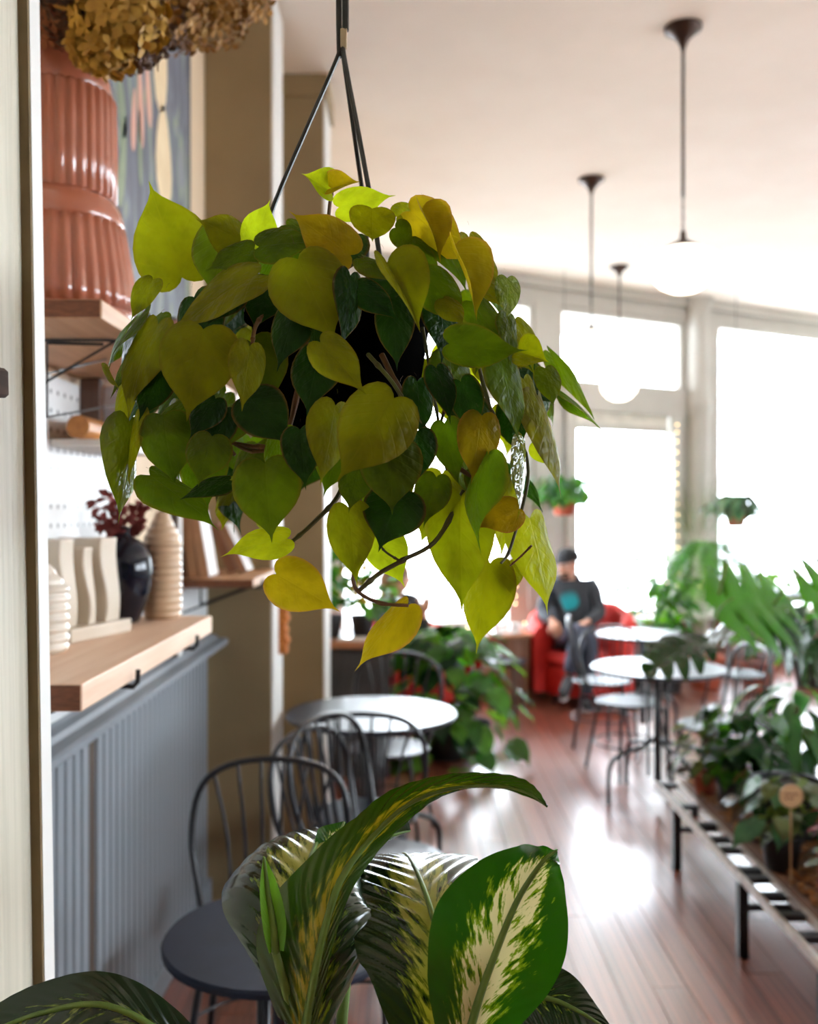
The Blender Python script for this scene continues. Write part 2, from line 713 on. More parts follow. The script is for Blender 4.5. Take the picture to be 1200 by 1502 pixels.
while yy < 3.98:
    if abs(yy - 2.55) < .03:
        obj('batten', MB().b2((-.845, yy - .027, .09), (-.842, yy + .027, 1.06)), M_gap, wl, label='dark brown gap strip')
    else:
        if b0 is None:
            o = b0 = obj('board', bd_mb, M_wains, wl)
        else:
            o = b0.copy()
            COL.objects.link(o)
        o.location = (0, yy, .09)
    yy += .0585
baseb = struct('baseboard_left', MB().b2((-.857, 1.32, 0), (-.825, 4.0, .1)), M_wains, bevel=.005)
# chair rail with its mouldings
rail = MB()
prof = [(-.845, 1.035), (-.815, 1.04), (-.80, 1.055), (-.785, 1.062), (-.765, 1.075), (-.757, 1.083), (-.757, 1.098), (-.765, 1.103), (-.80, 1.106), (-.81, 1.118), (-.835, 1.122), (-.845, 1.13)]
rail.prism(prof, lambda u, v, w: Vector((u, 1.32 + w, v)), 2.68)
struct('trim_1', rail, M_wains)

# stepped pilasters
t = MB().b2((-.857, 4.0, 0), (-.578, 4.30, CEIL))
p1 = struct('trim_2', t, M_taupe, bevel=.004)
obj('lit_corner_bead', MB().b2((-.578, 4.004, 0), (-.569, 4.296, CEIL - .02)), M_trimwhite, p1, label='pale painted return face')  # white here paints in the light on the pilaster's room side
t = MB().b2((-.857, 4.86, 0), (-.436, 5.2, CEIL - .06)).b2((-.857, 4.83, CEIL - .11), (-.41, 5.23, CEIL))
p2 = struct('trim_3', t, M_taupe, bevel=.004)
obj('lit_corner_bead', MB().b2((-.436, 4.864, 0), (-.428, 5.196, CEIL - .12)), M_trimwhite, p2, label='pale painted return face')  # lit side of the second pilaster, again put into the colour
# vertical casing between the pegboard bay and the book bay
t = struct('trim_4', MB().b2((-.857, 3.30, 1.13), (-.795, 3.345, 2.3)), M_trimwhite)
obj('dark_strip', MB().b2((-.857, 3.283, 1.13), (-.800, 3.299, 2.3)), M_gap, t)

# near post / casing at the left edge of the view, leaning very slightly
post = struct('trim_5', MB().b2((-.80, .55, -.05), (-.5105, 1.27, 3.8)), M_post)
obj('groove', MB().b2((-.80, 1.27, -.05), (-.4975, 1.276, 3.8)), M_grooveshade, post)
obj('edge_bead', MB().b2((-.80, 1.2765, -.05), (-.4970, 1.312, 3.8)), M_trimwhite, post, label='pale edge strip')
for o in (post,):
    pv = Vector((-.5, 1.28, CAM_H))
    o.matrix_world = Matrix.Translation(pv) @ Matrix.Rotation(radians(-.9), 4, 'Y') @ Matrix.Translation(-pv)

# pegboard panel
def peg_mat():
    m, nt, p, out = newmat('white pegboard')
    tc = N(nt, 'ShaderNodeTexCoord')
    sep = N(nt, 'ShaderNodeSeparateXYZ')
    nt.links.new(tc.outputs['Object'], sep.inputs[0])
    def cell(a):
        f = math_n(nt, 'FRACT', math_n(nt, 'DIVIDE', a, .045))
        return math_n(nt, 'SUBTRACT', f, .5)
    a, b = cell(sep.outputs[1]), cell(sep.outputs[2])
    d = math_n(nt, 'SQRT', math_n(nt, 'ADD', math_n(nt, 'MULTIPLY', a, a), math_n(nt, 'MULTIPLY', b, b)))
    h = sstep(nt, d, .15, .11)
    nt.links.new(mixrgb(nt, h, srgb(222, 222, 220), srgb(40, 38, 36)), p.inputs['Base Color'])
    p.inputs['Roughness'].default_value = .45
    return m


pgb = obj('pegboard', MB().b2((-.8445, 1.34, 1.365), (-.836, 2.72, 1.95)), peg_mat())
tag(pgb, 'white perforated pegboard panel on the wall behind the shelf vases', 'pegboard')
pgb2 = MB().b2((-.8445, 2.7205, 1.365), (-.833, 2.74, 1.95))
obj('edge_strip', pgb2, M_gap, pgb, label='thin brown edge strip')

# storefront wall (slanted)
def wbox(mb, s0, s1, z0, z1, o0=-.12, o1=0.0):
    q = [wp(s0, z0, o0), wp(s1, z0, o0), wp(s1, z0, o1), wp(s0, z0, o1), wp(s0, z1, o0), wp(s1, z1, o0), wp(s1, z1, o1), wp(s0, z1, o1)]
    return mb.add(q, [(0, 1, 2, 3), (7, 6, 5, 4), (1, 0, 4, 5), (2, 1, 5, 6), (3, 2, 6, 7), (0, 3, 7, 4)])


wf = MB()
SEND = 7.6
wbox(wf, -.35, SEND, 3.62, CEIL)
wbox(wf, -.35, SEND, -.1, .58)
wbox(wf, -.35, .35, .58, 3.62)
wbox(wf, 2.37, 2.65, .58, 3.62)
wbox(wf, 4.27, 4.72, .58, 3.62)
wbox(wf, 7.3, SEND, .58, 3.62)
struct('wall_front', wf, M_front)
base = MB()
wbox(base, -.1, 7.55, 0, .53, 0, .06)
struct('baseboard_front', base, M_brick)
sill = MB()
wbox(sill, -.1, 7.55, .53, .58, 0, .22)
struct('trim_6', sill, M_trimwhite)
col = MB()
c0 = wp(4.41, 0, .03)
col.lathe([(.15, 0), (.15, .2), (.115, .24), (.115, 2.62), (.14, 2.7), (.14, 2.78), (.115, 2.84), (.115, 3.7), (.16, 3.8), (.16, CEIL)], c0, 20)
struct('trim_7', col, M_front, smooth='auto')
crown = MB()
wbox(crown, -.1, 7.55, 3.76, CEIL, 0, .07)
struct('trim_8', crown, M_front)


def window(name, s0, s1, z0, z1, ztr=None, mull=(), low=None):
    fr = MB()
    t = .055
    wbox(fr, s0, s0 + t, z0, z1, -.09, -.02)
    wbox(fr, s1 - t, s1, z0, z1, -.09, -.02)
    wbox(fr, s0 + t, s1 - t, z1 - t, z1, -.09, -.02)
    wbox(fr, s0 + t, s1 - t, z0, z0 + t, -.09, -.02)
    w = struct(name, fr, M_front)
    zt = z1
    if ztr:
        m = MB()
        wbox(m, s0 + .002, s1 - .002, ztr[0], ztr[1], -.10, .02)
        obj('transom_bar', m, M_front, w)
        m = MB()
        wbox(m, s0 + t, s1 - t, ztr[1], z1 - t, -.062, -.056)
        obj('pane', m, M_glass, w)
        zt = ztr[0]
    e = [s0 + t]
    for a, b in mull:
        m = MB()
        wbox(m, a, b, z0, zt, -.10, .035)
        obj('mullion', m, M_front, w)
        m = MB()
        wbox(m, e[-1], a, z0 + t, zt if ztr else zt - t, -.062, -.056)
        obj('pane', m, M_glass, w)
        e.append(b)
    m = MB()
    wbox(m, e[-1], s1 - t, z0 + t, zt if ztr else zt - t, -.062, -.056)
    obj('pane', m, M_glass, w)
    return w


window('window_1', .35, 2.37, .58, 3.62, (2.66, 2.9), [(2.05, 2.27)])
w2 = window('window_2', 2.65, 4.27, .58, 3.62, (2.62, 2.906), [(2.72, 2.84), (4.08, 4.20)])
# rolled blind along the top of the middle window and its rail
bl = MB()
wbox(bl, 2.86, 4.06, 2.44, 2.50, -.055, -.03)
obj('blind_rail', bl, M_front, w2)
bl = MB()
wbox(bl, 2.86, 4.06, 2.50, 2.62, -.05, -.035)
obj('rolled_blind', bl, pm('pale blind cloth', srgb(226, 222, 212), rough=.9), w2)
window('window_3', 4.72, 7.3, .45, 3.65)

# right wall (outside the frame): unseen windows added and sized for side light
wr = MB()
RX = ROOM_X1
wr.b2((RX, -3, -.1), (RX + .12, 11.7, 1.5)).b2((RX, -3, 2.9), (RX + .12, 11.7, CEIL))
for a, b in ((-3, 0.0), (2.4, 2.7), (5.2, 11.7)):
    wr.b2((RX, a, 1.5), (RX + .12, b, 2.9))
struct('wall_right', wr, M_front)
for i, (a, b) in enumerate(((0.0, 2.4), (2.7, 5.2))):
    fr = MB().b2((RX + .03, a, 1.5), (RX + .09, a + .05, 2.9)).b2((RX + .03, b - .05, 1.5), (RX + .09, b, 2.9))
    fr.b2((RX + .03, a + .05, 2.85), (RX + .09, b - .05, 2.9)).b2((RX + .03, a + .05, 1.5), (RX + .09, b - .05, 1.55))
    w = struct('window_%d' % (4 + i), fr, M_front)
    obj('pane', MB().b2((RX + .055, a + .05, 1.55), (RX + .061, b - .05, 2.85)), M_glass, w)
struct('wall_back', MB().b2((-1.2, -3.12, -.1), (RX + .12, -3, CEIL)), pm('dark wood panelling', srgb(96, 72, 52), srgb(76, 56, 40), 2, rough=.6))
struct('ground_outside', MB().b2((-14, -10, -.3), (24, 34, -.15)), pm('pale pavement', srgb(240, 238, 234), srgb(228, 226, 222), 1.5, rough=.9))

# ------------------------------------------------------------------ shelves on the left wall
M_pine = woodmat('pale pine plank', srgb(234, 204, 178), srgb(222, 186, 156), 1, 3.0, rough=.5)
M_oak = woodmat('warm oak plank', srgb(196, 154, 116), srgb(176, 132, 94), 1, 3.0, rough=.5)
M_end = pm('sawn end grain', srgb(124, 74, 46), srgb(98, 56, 34), 40, (1, 1, 4), rough=.7)
M_black = pm('black metal', srgb(34, 34, 38), srgb(26, 26, 30), 20, rough=.38, metal=.3)
M_wire = pm('black wire', srgb(24, 24, 26), rough=.4, metal=.4)


def shelf(name, label, y0, y1, x1, ztop, th, mat, brackets, drop, wr=.005):
    s = thing(name, label, 'shelf', (-.845, y0, ztop))
    obj('plank', MB().box(((-.846 + x1) / 2, (y0 + y1) / 2, ztop - th / 2), (x1 + .846, y1 - y0, th)), mat, s, bevel=.003)
    obj('end_grain', MB().box(((-.846 + x1) / 2, y0 - .001, ztop - th / 2), (x1 + .840, .002, th - .004)), M_end, s, label='darker sawn end')
    for y in brackets:
        b = MB()
        zz = ztop - th - .006
        b.tube([(-.84, y, zz - drop), (-.84, y, zz), (x1 - .05, y, zz), (x1 + .004, y, zz - .004), (x1 + .012, y, zz + .006), (x1 + .013, y, zz + .03)], wr, 8)
        b.tube([(-.84, y, zz - drop), (x1 - .03, y, zz - .001)], wr * .8, 8)
        b.tube([(-.84, y, zz - .012), (-.84, y + .05, zz - .012)], .004, 6)
        obj('bracket', b, M_black, s)
    return s


lower = shelf('wall_shelf', 'thick pale pine shelf on black wire brackets holding the dark vase', 1.58, 2.62, -.541, 1.345, .046, M_pine, (1.86, 2.38), .11)
upper = shelf('wall_shelf', 'highest wall shelf, thick oak plank under the coral fluted vase', 1.68, 3.22, -.541, 2.005, .034, M_oak, (1.86, 2.9), .16, .0032)
obj('wire_loop', MB().tube([W(69, 500, 1.76), W(69, 612, 1.8), W(180, 592, 2.25), W(240, 580, 2.6)], .0022, 6)
    .tube([W(69, 503, 1.78), W(152, 505, 1.8)], .003, 6).tube([W(69, 548, 1.8), W(170, 524, 2.2)], .0025, 6), M_wire, upper, label='thin hanging black wire loop')
books_sh = shelf('wall_shelf', 'short wooden shelf beside the pilaster with leaning books on it', 3.38, 3.996, -.55, 1.392, .03, M_oak, (3.5, 3.85), .1)

# coral fluted vase
M_coral = pm('coral glaze', srgb(176, 106, 80), srgb(164, 94, 70), 5, rough=.2, coat=.6)
VX, VY, VZ = -.715, 1.95, 2.0055
vase = thing('fluted_vase', 'big coral pink tiered vase with fluted sides on the top shelf', 'vase', (VX, VY, VZ))


def flute(n, amp):
    return lambda a, i: 1 + amp * (abs(sin(a * n / 2)) - .6)


m = MB()
pr = [(.125, 0), (.142, .005), (.150, .018), (.152, .03)]
m.lathe(pr, (VX, VY, VZ), 96)
obj('foot', m, M_coral, vase, smooth=True)
m = MB()
m.lathe([(.151, .03), (.151, .06), (.147, .095), (.140, .135), (.133, .175), (.129, .205)], (VX, VY, VZ), 168, flute(36, .06))
obj('lower_tier', m, M_coral, vase, smooth=True)
m = MB()
m.lathe([(.123, .198), (.130, .208), (.127, .225), (.120, .245), (.108, .262)], (VX, VY, VZ), 96)
obj('shoulder', m, M_coral, vase, smooth=True)
m = MB()
m.lathe([(.104, .258), (.112, .264), (.113, .34), (.112, .42), (.111, .465), (.105, .474)], (VX, VY, VZ), 168, flute(34, .06))
obj('upper_tier', m, M_coral, vase, smooth=True)
m = MB()
m.lathe([(.100, .466), (.106, .474), (.104, .49), (.098, .515), (.09, .55), (.085, .59), (.088, .61), (.08, .61), (.076, .58), (.07, .45)], (VX, VY, VZ), 64)
obj('neck', m, M_coral, vase, smooth=True)

# second, smaller fluted pot behind it
m = MB()
m.lathe([(.05, 0), (.066, .004), (.07, .02), (.071, .09), (.069, .13), (.06, .14), (.055, .13), (.05, .05)], (-.625, 2.62, 2.0055), 96, flute(26, .06))
fp = obj('fluted_pot', m, pm('dusty pink glaze', srgb(178, 130, 112), srgb(164, 116, 98), 5, rough=.3, coat=.4), smooth=True)
tag(fp, 'small dusty pink fluted pot standing behind the coral vase', 'pot')

# dried hydrangea in the coral vase
hyd = thing('dried_hydrangea', 'dried golden hydrangea bunch in the coral vase', 'flowers', (VX, VY, VZ + .62))
cols = [pm('golden dried petal', srgb(188, 146, 48), srgb(160, 116, 34), 30, rough=.7, rnd=.15),
        pm('straw dried petal', srgb(166, 124, 52), srgb(130, 88, 36), 30, rough=.75, rnd=.15),
        pm('brown dried petal', srgb(92, 62, 34), srgb(66, 42, 24), 30, rough=.8, rnd=.15),
        pm('russet dried petal', srgb(150, 88, 46), srgb(116, 62, 34), 30, rough=.8, rnd=.15)]
rng = random.Random(11)


def floret_mb(mb, c, r, nrm, rng):
    q = Vector(nrm).to_track_quat('Z', 'Y')
    a0 = rng.uniform(0, pi)
    for k in range(4):
        a = a0 + k * pi / 2
        def pt(rr, aa, z):
            return Vector(c) + q @ Vector((rr * cos(aa), rr * sin(aa), z))
        mb.add([pt(0, a, 0), pt(r * .7, a - .55, r * .22), pt(r, a - .2, r * .3), pt(r, a + .2, r * .3), pt(r * .7, a + .55, r * .22)],
               [(0, 1, 2, 3, 4)])


heads = [(85, 20, 1.84, .06, 3), (150, 40, 1.76, .055, 0), (112, 5, 1.80, .07, 2), (185, 18, 1.74, .07, 0), (158, 78, 1.74, .034, 0), (128, 70, 1.76, .026, 0),
         (200, 66, 1.82, .05, 2), (232, 34, 1.92, .06, 2), (262, 10, 1.95, .08, 1), (272, 44, 1.96, .042, 1), (310, 10, 2.0, .08, 1), (345, -12, 2.05, .075, 1),
         (225, -10, 1.85, .09, 1), (160, -30, 1.75, .09, 0), (80, 0, 1.85, .08, 2), (60, -30, 1.95, .1, 1), (110, -80, 1.9, .11, 0), (210, -80, 1.95, .1, 1)]
for px, py, d, r, ci in heads:
    c = W(px, py, d)
    c.x = max(c.x, -.80)
    mb = MB()
    n = 70 if r > .055 else 40
    for k in range(n):
        z = 1 - 2 * (k + .5) / n
        a = k * 2.39996
        s = sqrt(max(0, 1 - z * z))
        v = Vector((s * cos(a), s * sin(a), z))
        floret_mb(mb, c + v * r * rng.uniform(.75, 1.05), .021 * rng.uniform(.75, 1.2) * (1.25 if ci == 0 else .85), v + Vector((rng.uniform(-.4, .4), rng.uniform(-.4, .4), rng.uniform(-.4, .4))), rng)
    h = obj('flower_head', mb, cols[ci], hyd)
    st = MB().tube([c, (c + Vector((VX, VY, VZ + .75))) / 2 + Vector((0, 0, -.01)), (VX + rng.uniform(-.02, .02), VY + rng.uniform(-.02, .02), VZ + .5)], .003, 5)
    obj('stem', st, cols[2], h)
    for j in range(3):
        v = Vector((rng.uniform(-1, 1), rng.uniform(-1, .2), rng.uniform(-.8, .8))).normalized()

# black vase with dark red sprigs
M_blackglaze = pm('black blue glaze', srgb(10, 18, 34), srgb(7, 12, 24), 4, rough=.14, coat=.15, spec=.35)
bx, by, bz = -.742, 2.46, 1.3455
bv = MB().lathe([(.040, 0), (.046, .004), (.052, .02), (.066, .05), (.077, .09), (.083, .13), (.080, .165), (.066, .195), (.046, .212), (.028, .222), (.022, .232), (.026, .248), (.019, .248), (.016, .23)], (bx, by, bz), 40)
tag(obj('dark_vase', bv, M_blackglaze, smooth=True), 'glossy blue black round-bodied vase with a narrow neck', 'vase')
M_sprig = pm('dark red dried leaf', srgb(128, 36, 26), srgb(84, 24, 20), 20, rough=.7, rnd=.2)
sp = thing('dried_sprigs', 'dark red dried sprigs standing in the black vase', 'flowers', (bx, by, bz + .248))
sprig_me = leaf_mesh('sprig leaf', OVAL, OMID, .55, 2, .2, .3)
for (px, py, d) in ((140, 735, 2.4), (158, 728, 2.42), (172, 752, 2.44), (203, 748, 2.5), (192, 700, 2.5), (178, 700, 2.48), (212, 742, 2.52), (150, 770, 2.42), (198, 778, 2.48)):
    top = W(px, py, d)
    b = Vector((bx, by, bz + .1))
    mid = (top + b) / 2 + Vector((0, 0, .035))
    pts = [Vector(q) for q in catmull([tuple(b), (bx, by, bz + .25), tuple(mid), tuple(top)], 9)]
    st = obj('sprig', MB().tube(pts, .0016, 5), M_sprig, sp)
    nl = 20 if py > 720 else 4
    for k in range(nl):
        t = rng.uniform(.62, 1.0) if py > 720 else rng.uniform(.5, .8)
        q = pts[min(9, int(t * 9.99))]
        v = Vector((rng.uniform(-1, 1), rng.uniform(-1, 1), rng.uniform(-.6, .8)))
        inst('leaf', sprig_me, M_sprig, axes_matrix(q, v, (rng.uniform(-1, 1), -1, .5), .03, .03, .03), st)

# ribbed tan bottle behind, ribbed white bottle at the near end
def ribbed(prof_r, H, n, amp):
    out = []
    for i in range(n * 6 + 1):
        t = i / (n * 6)
        out.append((prof_r(t) * (1 + amp * (abs(sin(pi * t * n)) - .5)), t * H))
    return out


def bottle_r(R):
    return lambda t: R * (1 if t < .72 else max(.32, 1 - (t - .72) * 2.5)) * (.86 + .14 * min(1, t / .08))


tb = MB().lathe(ribbed(bottle_r(.051), .285, 15, .10), (-.662, 2.56, 1.3455), 32)
tag(obj('ribbed_vase', tb, pm('tan ribbed ceramic', srgb(206, 178, 146), srgb(190, 160, 128), 6, rough=.3, coat=.4), smooth=True), 'tall tan ribbed bottle vase behind the black vase', 'vase')
wb = MB().lathe(ribbed(bottle_r(.052), .18, 9, .12), (-.743, 1.93, 1.3455), 32)
tag(obj('ribbed_vase', wb, pm('white ribbed ceramic', srgb(228, 220, 206), srgb(216, 206, 190), 6, rough=.25, coat=.5), smooth=True), 'short white ribbed bottle vase half hidden by the near post', 'vase')

# cream ceramic of wavy upright slabs on a plinth
M_cream = pm('cream glaze', srgb(222, 212, 196), srgb(210, 198, 180), 6, rough=.22, coat=.6)
ca = thing('slab_ceramic', 'cream glazed ceramic of stepped wavy slabs in front of the black vase', 'ornament', (-.76, 2.16, 1.3455), rotz=0)
RA = Matrix.Rotation(radians(-16), 3, 'Z')
def ca_f(p):
    return Vector((-.765, 2.17, 1.3455)) + RA @ Vector(p)
def slab(x0, x1, y0, y1, h, nm):
    mb = MB()
    n = 14
    vs = []
    for i in range(n + 1):
        t = i / n
        z = .03 + t * (h - .03)
        wv = .006 * sin(t * 5.2 + .4)
        pin = .004 * sin(t * 6)
        vs += [ca_f((x0 + pin, y0 + wv, z)), ca_f((x1 + wv * .9, y0 + wv, z)), ca_f((x1 + wv * .9, y1, z)), ca_f((x0 + pin, y1, z))]
    fs = [(3, 2, 1, 0), tuple(4 * n + k for k in range(4))]
    for i in range(n):
        for k in range(4):
            fs.append((4 * i + k, 4 * i + (k + 1) % 4, 4 * i + 4 + (k + 1) % 4, 4 * i + 4 + k))
    mb.add(vs, fs)
    obj(nm, mb, M_cream, ca, bevel=.004, smooth='auto')
plm = MB()
plm.add([ca_f((x, y, z)) for z in (0, .032) for x, y in ((-.122, -.105), (.072, -.105), (.072, .13), (-.085, .13))], [(3, 2, 1, 0), (4, 5, 6, 7), (0, 1, 5, 4), (1, 2, 6, 5), (2, 3, 7, 6), (3, 0, 4, 7)])
obj('plinth', plm, M_cream, ca, bevel=.005)
slab(-.075, .045, -.095, -.050, .225, 'slab')
slab(-.098, -.0752, -.095, -.055, .205, 'slab')
slab(-.118, -.0982, -.095, -.060, .165, 'slab')
slab(-.07, .048, -.015, .015, .205, 'slab')
slab(-.07, .052, .045, .105, .225, 'slab')

# painting on the wall above
def paint_mat():
    m, nt, p, out = newmat('slate painted canvas')
    tc = N(nt, 'ShaderNodeTexCoord')
    mp = N(nt, 'ShaderNodeMapping')
    mp.inputs['Scale'].default_value = (1, 3.2, 1.2)
    mp.inputs['Rotation'].default_value = (.25, 0, 0)
    nt.links.new(tc.outputs['Object'], mp.inputs[0])
    no = N(nt, 'ShaderNodeTexNoise')
    no.inputs['Scale'].default_value = 3.2
    no.inputs['Detail'].default_value = 2.5
    no.inputs['Distortion'].default_value = .8
    nt.links.new(mp.outputs[0], no.inputs['Vector'])
    cr = N(nt, 'ShaderNodeValToRGB')
    e = cr.color_ramp
    e.elements[0].position, e.elements[0].color = .2, srgb(52, 54, 66)
    e.elements[1].position, e.elements[1].color = .8, srgb(120, 126, 138)
    for pos, c in ((.46, srgb(84, 86, 100)), (.56, srgb(104, 112, 120)), (.62, srgb(126, 140, 110)), (.67, srgb(116, 120, 130))):
        el = e.elements.new(pos)
        el.color = c
    nt.links.new(no.outputs[0], cr.inputs[0])
    nt.links.new(cr.outputs[0], p.inputs['Base Color'])
    p.inputs['Roughness'].default_value = .6
    return m


pa = thing('painting', 'large slate coloured abstract canvas behind the coral vase', 'painting', (-.857, 3.15, 2.7))
obj('canvas', MB().b2((-.8565, 2.55, 2.2), (-.83, 3.60, 3.5)), paint_mat(), pa)
obj('canvas_edge', MB().b2((-.8565, 3.601, 2.2), (-.8295, 3.625, 3.5)), pm('dark canvas edge', srgb(40, 34, 40), rough=.7), pa, label='dark side strip')
M_pc = [pm('cream paint', srgb(226, 206, 168), srgb(214, 190, 150), 9, rough=.6), pm('pink paint', srgb(206, 160, 140), srgb(196, 146, 128), 9, rough=.6), pm('green paint', srgb(130, 142, 112), srgb(112, 126, 100), 9, rough=.6)]
def petal(c, hw, hh, rot, mi):
    o = []
    for k in range(14):
        a = 2 * pi * k / 14
        u, v = hw * sin(a) * (1 - .35 * cos(a)), hh * cos(a)
        o.append((c[0] + u * cos(rot) - v * sin(rot), c[1] + u * sin(rot) + v * cos(rot)))
    obj('painted_petal', MB().prism(o, lambda u, v, w: Vector((-.83 + w, u, v)), .0012), M_pc[mi], pa)
def onwall(px, py):
    d = .83 * 1400 / (600 - px)
    return (d, CAM_H - (py - 751) / 1400 * d)
petal(onwall(240, 228), .10, .17, .04, 0)
petal(onwall(236, 80), .08, .2, -.1, 0)
petal(onwall(206, 150), .03, .14, .1, 1)
petal(onwall(196, 175), .025, .1, -.1, 1)
petal(onwall(217, 130), .03, .12, .2, 1)
petal(onwall(178, 150), .035, .1, .3, 2)
petal(onwall(180, 235), .03, .15, -.2, 2)
petal(onwall(205, 215), .02, .12, .1, 2)

# small ledge on the pegboard with what lies on it
zl = 1.80
lg = MB().b2((-.8355, 2.22, zl - .016), (-.70, 2.62, zl))
tag(obj('ledge', lg, M_trimwhite, bevel=.002), 'narrow white ledge fixed to the pegboard under the top shelf', 'shelf')
dw = MB().tube([(-.765, 2.205, zl + .0275), (-.765, 2.40, zl + .0275)], .027, 20)
tag(obj('wooden_dowel', dw, woodmat('amber wood end', srgb(190, 126, 56), srgb(160, 100, 40), 1)), 'short round wooden dowel lying on the small white ledge', 'dowel')
bx2 = MB().b2((-.835, 2.42, zl + .0005), (-.785, 2.46, zl + .17))
tag(obj('wooden_block', bx2, woodmat('dark brown wood', srgb(92, 58, 38), srgb(70, 42, 28), 2), bevel=.003), 'upright dark brown wooden block at the ledge back', 'block')
cd = MB().b2((-.835, 2.475, zl), (-.72, 2.482, zl + .155))
tag(obj('card', cd, pm('white card', srgb(232, 232, 236), rough=.7)), 'blank white card propped on the ledge beside the brown block', 'card')
M_dkglass = pm('dark amber glass', srgb(46, 26, 22), srgb(30, 16, 14), 8, rough=.1, coat=.8)
for i, (x, y, r) in enumerate(((-.745, 2.50, .024), (-.71, 2.53, .03), (-.745, 2.57, .03))):
    b = MB().ball((x, y, zl + r), r, 14, 9).lathe([(.007, 0), (.008, .02), (.011, .024)], (x, y, zl + 2 * r - .003), 10)
    tag(obj('glass_bauble', b, M_dkglass, smooth=True), ['small dark amber glass bauble next to the dowel', 'dark amber glass bauble nearest the ledge front edge', 'dark amber glass bauble at the far end of the ledge'][i], 'ornament', 'dark glass baubles on the ledge')

# books leaning on the short shelf
M_page = pm('book pages', srgb(226, 216, 196), srgb(210, 198, 176), 60, (1, 1, 12), rough=.9)
def book(label, xb, y0, th, h, dp, lean, col, front=None):
    """book standing on its lower edge, cover towards the room, leaning towards the wall"""
    b = thing('book', label, 'book', (xb, y0, 1.3925), 'leaning books on the short shelf')
    c = pm('book cover ' + label[:18], col, None, 9, rough=.6)
    c2 = pm('book front ' + label[:18], front, None, 9, rough=.5) if front else c
    R = Matrix.Rotation(-lean, 3, 'Y')
    piv = Vector((xb, y0 + dp / 2, 1.3925))
    lift = Vector((0, 0, th * sin(lean) + .0006))
    def f(lo, hi):
        return MB().box(piv + lift + R @ ((Vector(lo) + Vector(hi)) / 2), Vector(hi) - Vector(lo), R)
    obj('front_cover', f((-.003, -dp / 2, 0), (0, dp / 2, h)), c2, b)
    obj('back_cover', f((-th, -dp / 2, 0), (-th + .003, dp / 2, h)), c, b)
    obj('spine', f((-th + .0031, -dp / 2, 0), (-.0031, -dp / 2 + .003, h)), c, b)
    obj('page_block', f((-th + .0032, -dp / 2 + .0032, .003), (-.0032, dp / 2 - .004, h - .004)), M_page, b)
book('dark brown book against the wall at the near end of the short shelf', -.792, 3.40, .032, .25, .16, .10, srgb(96, 64, 44))
book('tan brown book second from the wall on the short shelf', -.752, 3.405, .036, .25, .16, .13, srgb(166, 122, 86))
book('white covered book leaning against the tan book', -.712, 3.41, .034, .24, .16, .17, srgb(178, 132, 96), srgb(238, 236, 234))
book('brown book leaning steeply at the far end of the short shelf', -.662, 3.66, .034, .20, .15, .40, srgb(134, 92, 66))
book('pale grey book leaning on the far brown book', -.622, 3.67, .030, .20, .15, .43, srgb(160, 118, 86), srgb(206, 202, 198))

# wooden peg on the near post
pgm = MB().box((-.506, 1.13, 1.785), (.03, .085, .036), Matrix.Rotation(radians(4), 3, 'X'), .004)
tag(obj('wooden_peg', pgm, woodmat('grey weathered wood', srgb(88, 66, 56), srgb(62, 46, 38), 1, rough=.95)), 'stub of weathered wood sticking out of the near cream post', 'peg')

# orange knitted hanging on the pilaster side
oc = MB()
n = 18
pts = []
for i in range(n + 1):
    t = i / n
    z = 1.31 - .30 * t
    wv = .006 * sin(t * 40) + .004 * sin(t * 17)
    pts.append((z, wv))
vs, fs = [], []
for z, wv in pts:
    vs += [(-.568, 4.16, z), (-.535 + wv, 4.16 + wv, z), (-.535 + wv, 4.25 + wv, z), (-.568, 4.25, z)]
for i in range(n):
    for k in range(4):
        fs.append((4 * i + k, 4 * i + (k + 1) % 4, 4 * i + 4 + (k + 1) % 4, 4 * i + 4 + k))
fs += [(3, 2, 1, 0), tuple(4 * n + k for k in range(4))]
tag(obj('knitted_hanging', oc.add(vs, fs), pm('orange wool', srgb(190, 116, 50), srgb(160, 90, 36), 80, rough=.95, bump=.6)), 'orange knitted hanging on the pilaster side above the tables', 'textile')

# ------------------------------------------------------------------ hanging heart-leaf plant
PC = Vector((X(500, 1.16), 1.16, 0))
Z_RIM, Z_BOT = CAM_H - (452 - 751) / FPX * 1.16, CAM_H - (640 - 751) / FPX * 1.16
hang = thing('hanging_plant', 'hanging heart-leaved chartreuse vine plant in a black basket in front', 'plant', (PC.x, PC.y, Z_BOT))
M_pot = pm('matt black plastic', srgb(9, 9, 8), srgb(6, 6, 6), 12, rough=.9, spec=.0)
M_cable = pm('black hanger plastic', srgb(14, 14, 12), srgb(22, 24, 16), 30, rough=.35)
m = MB().lathe([(.075, Z_BOT), (.085, Z_BOT + .006), (.095, Z_BOT + .05), (.108, Z_RIM - .02), (.116, Z_RIM - .018), (.116, Z_RIM), (.108, Z_RIM), (.100, Z_RIM - .03)], PC, 40)
obj('pot', m, M_pot, hang, smooth='auto')
m = MB().lathe([(.0, Z_RIM - .028), (.05, Z_RIM - .022), (.10, Z_RIM - .03)], PC, 24)
obj('soil', m, pm('potting soil', srgb(52, 40, 30), srgb(36, 28, 22), 60, rough=.95, bump=.8), hang, smooth=True)
knot = W(502, 72, 1.16)
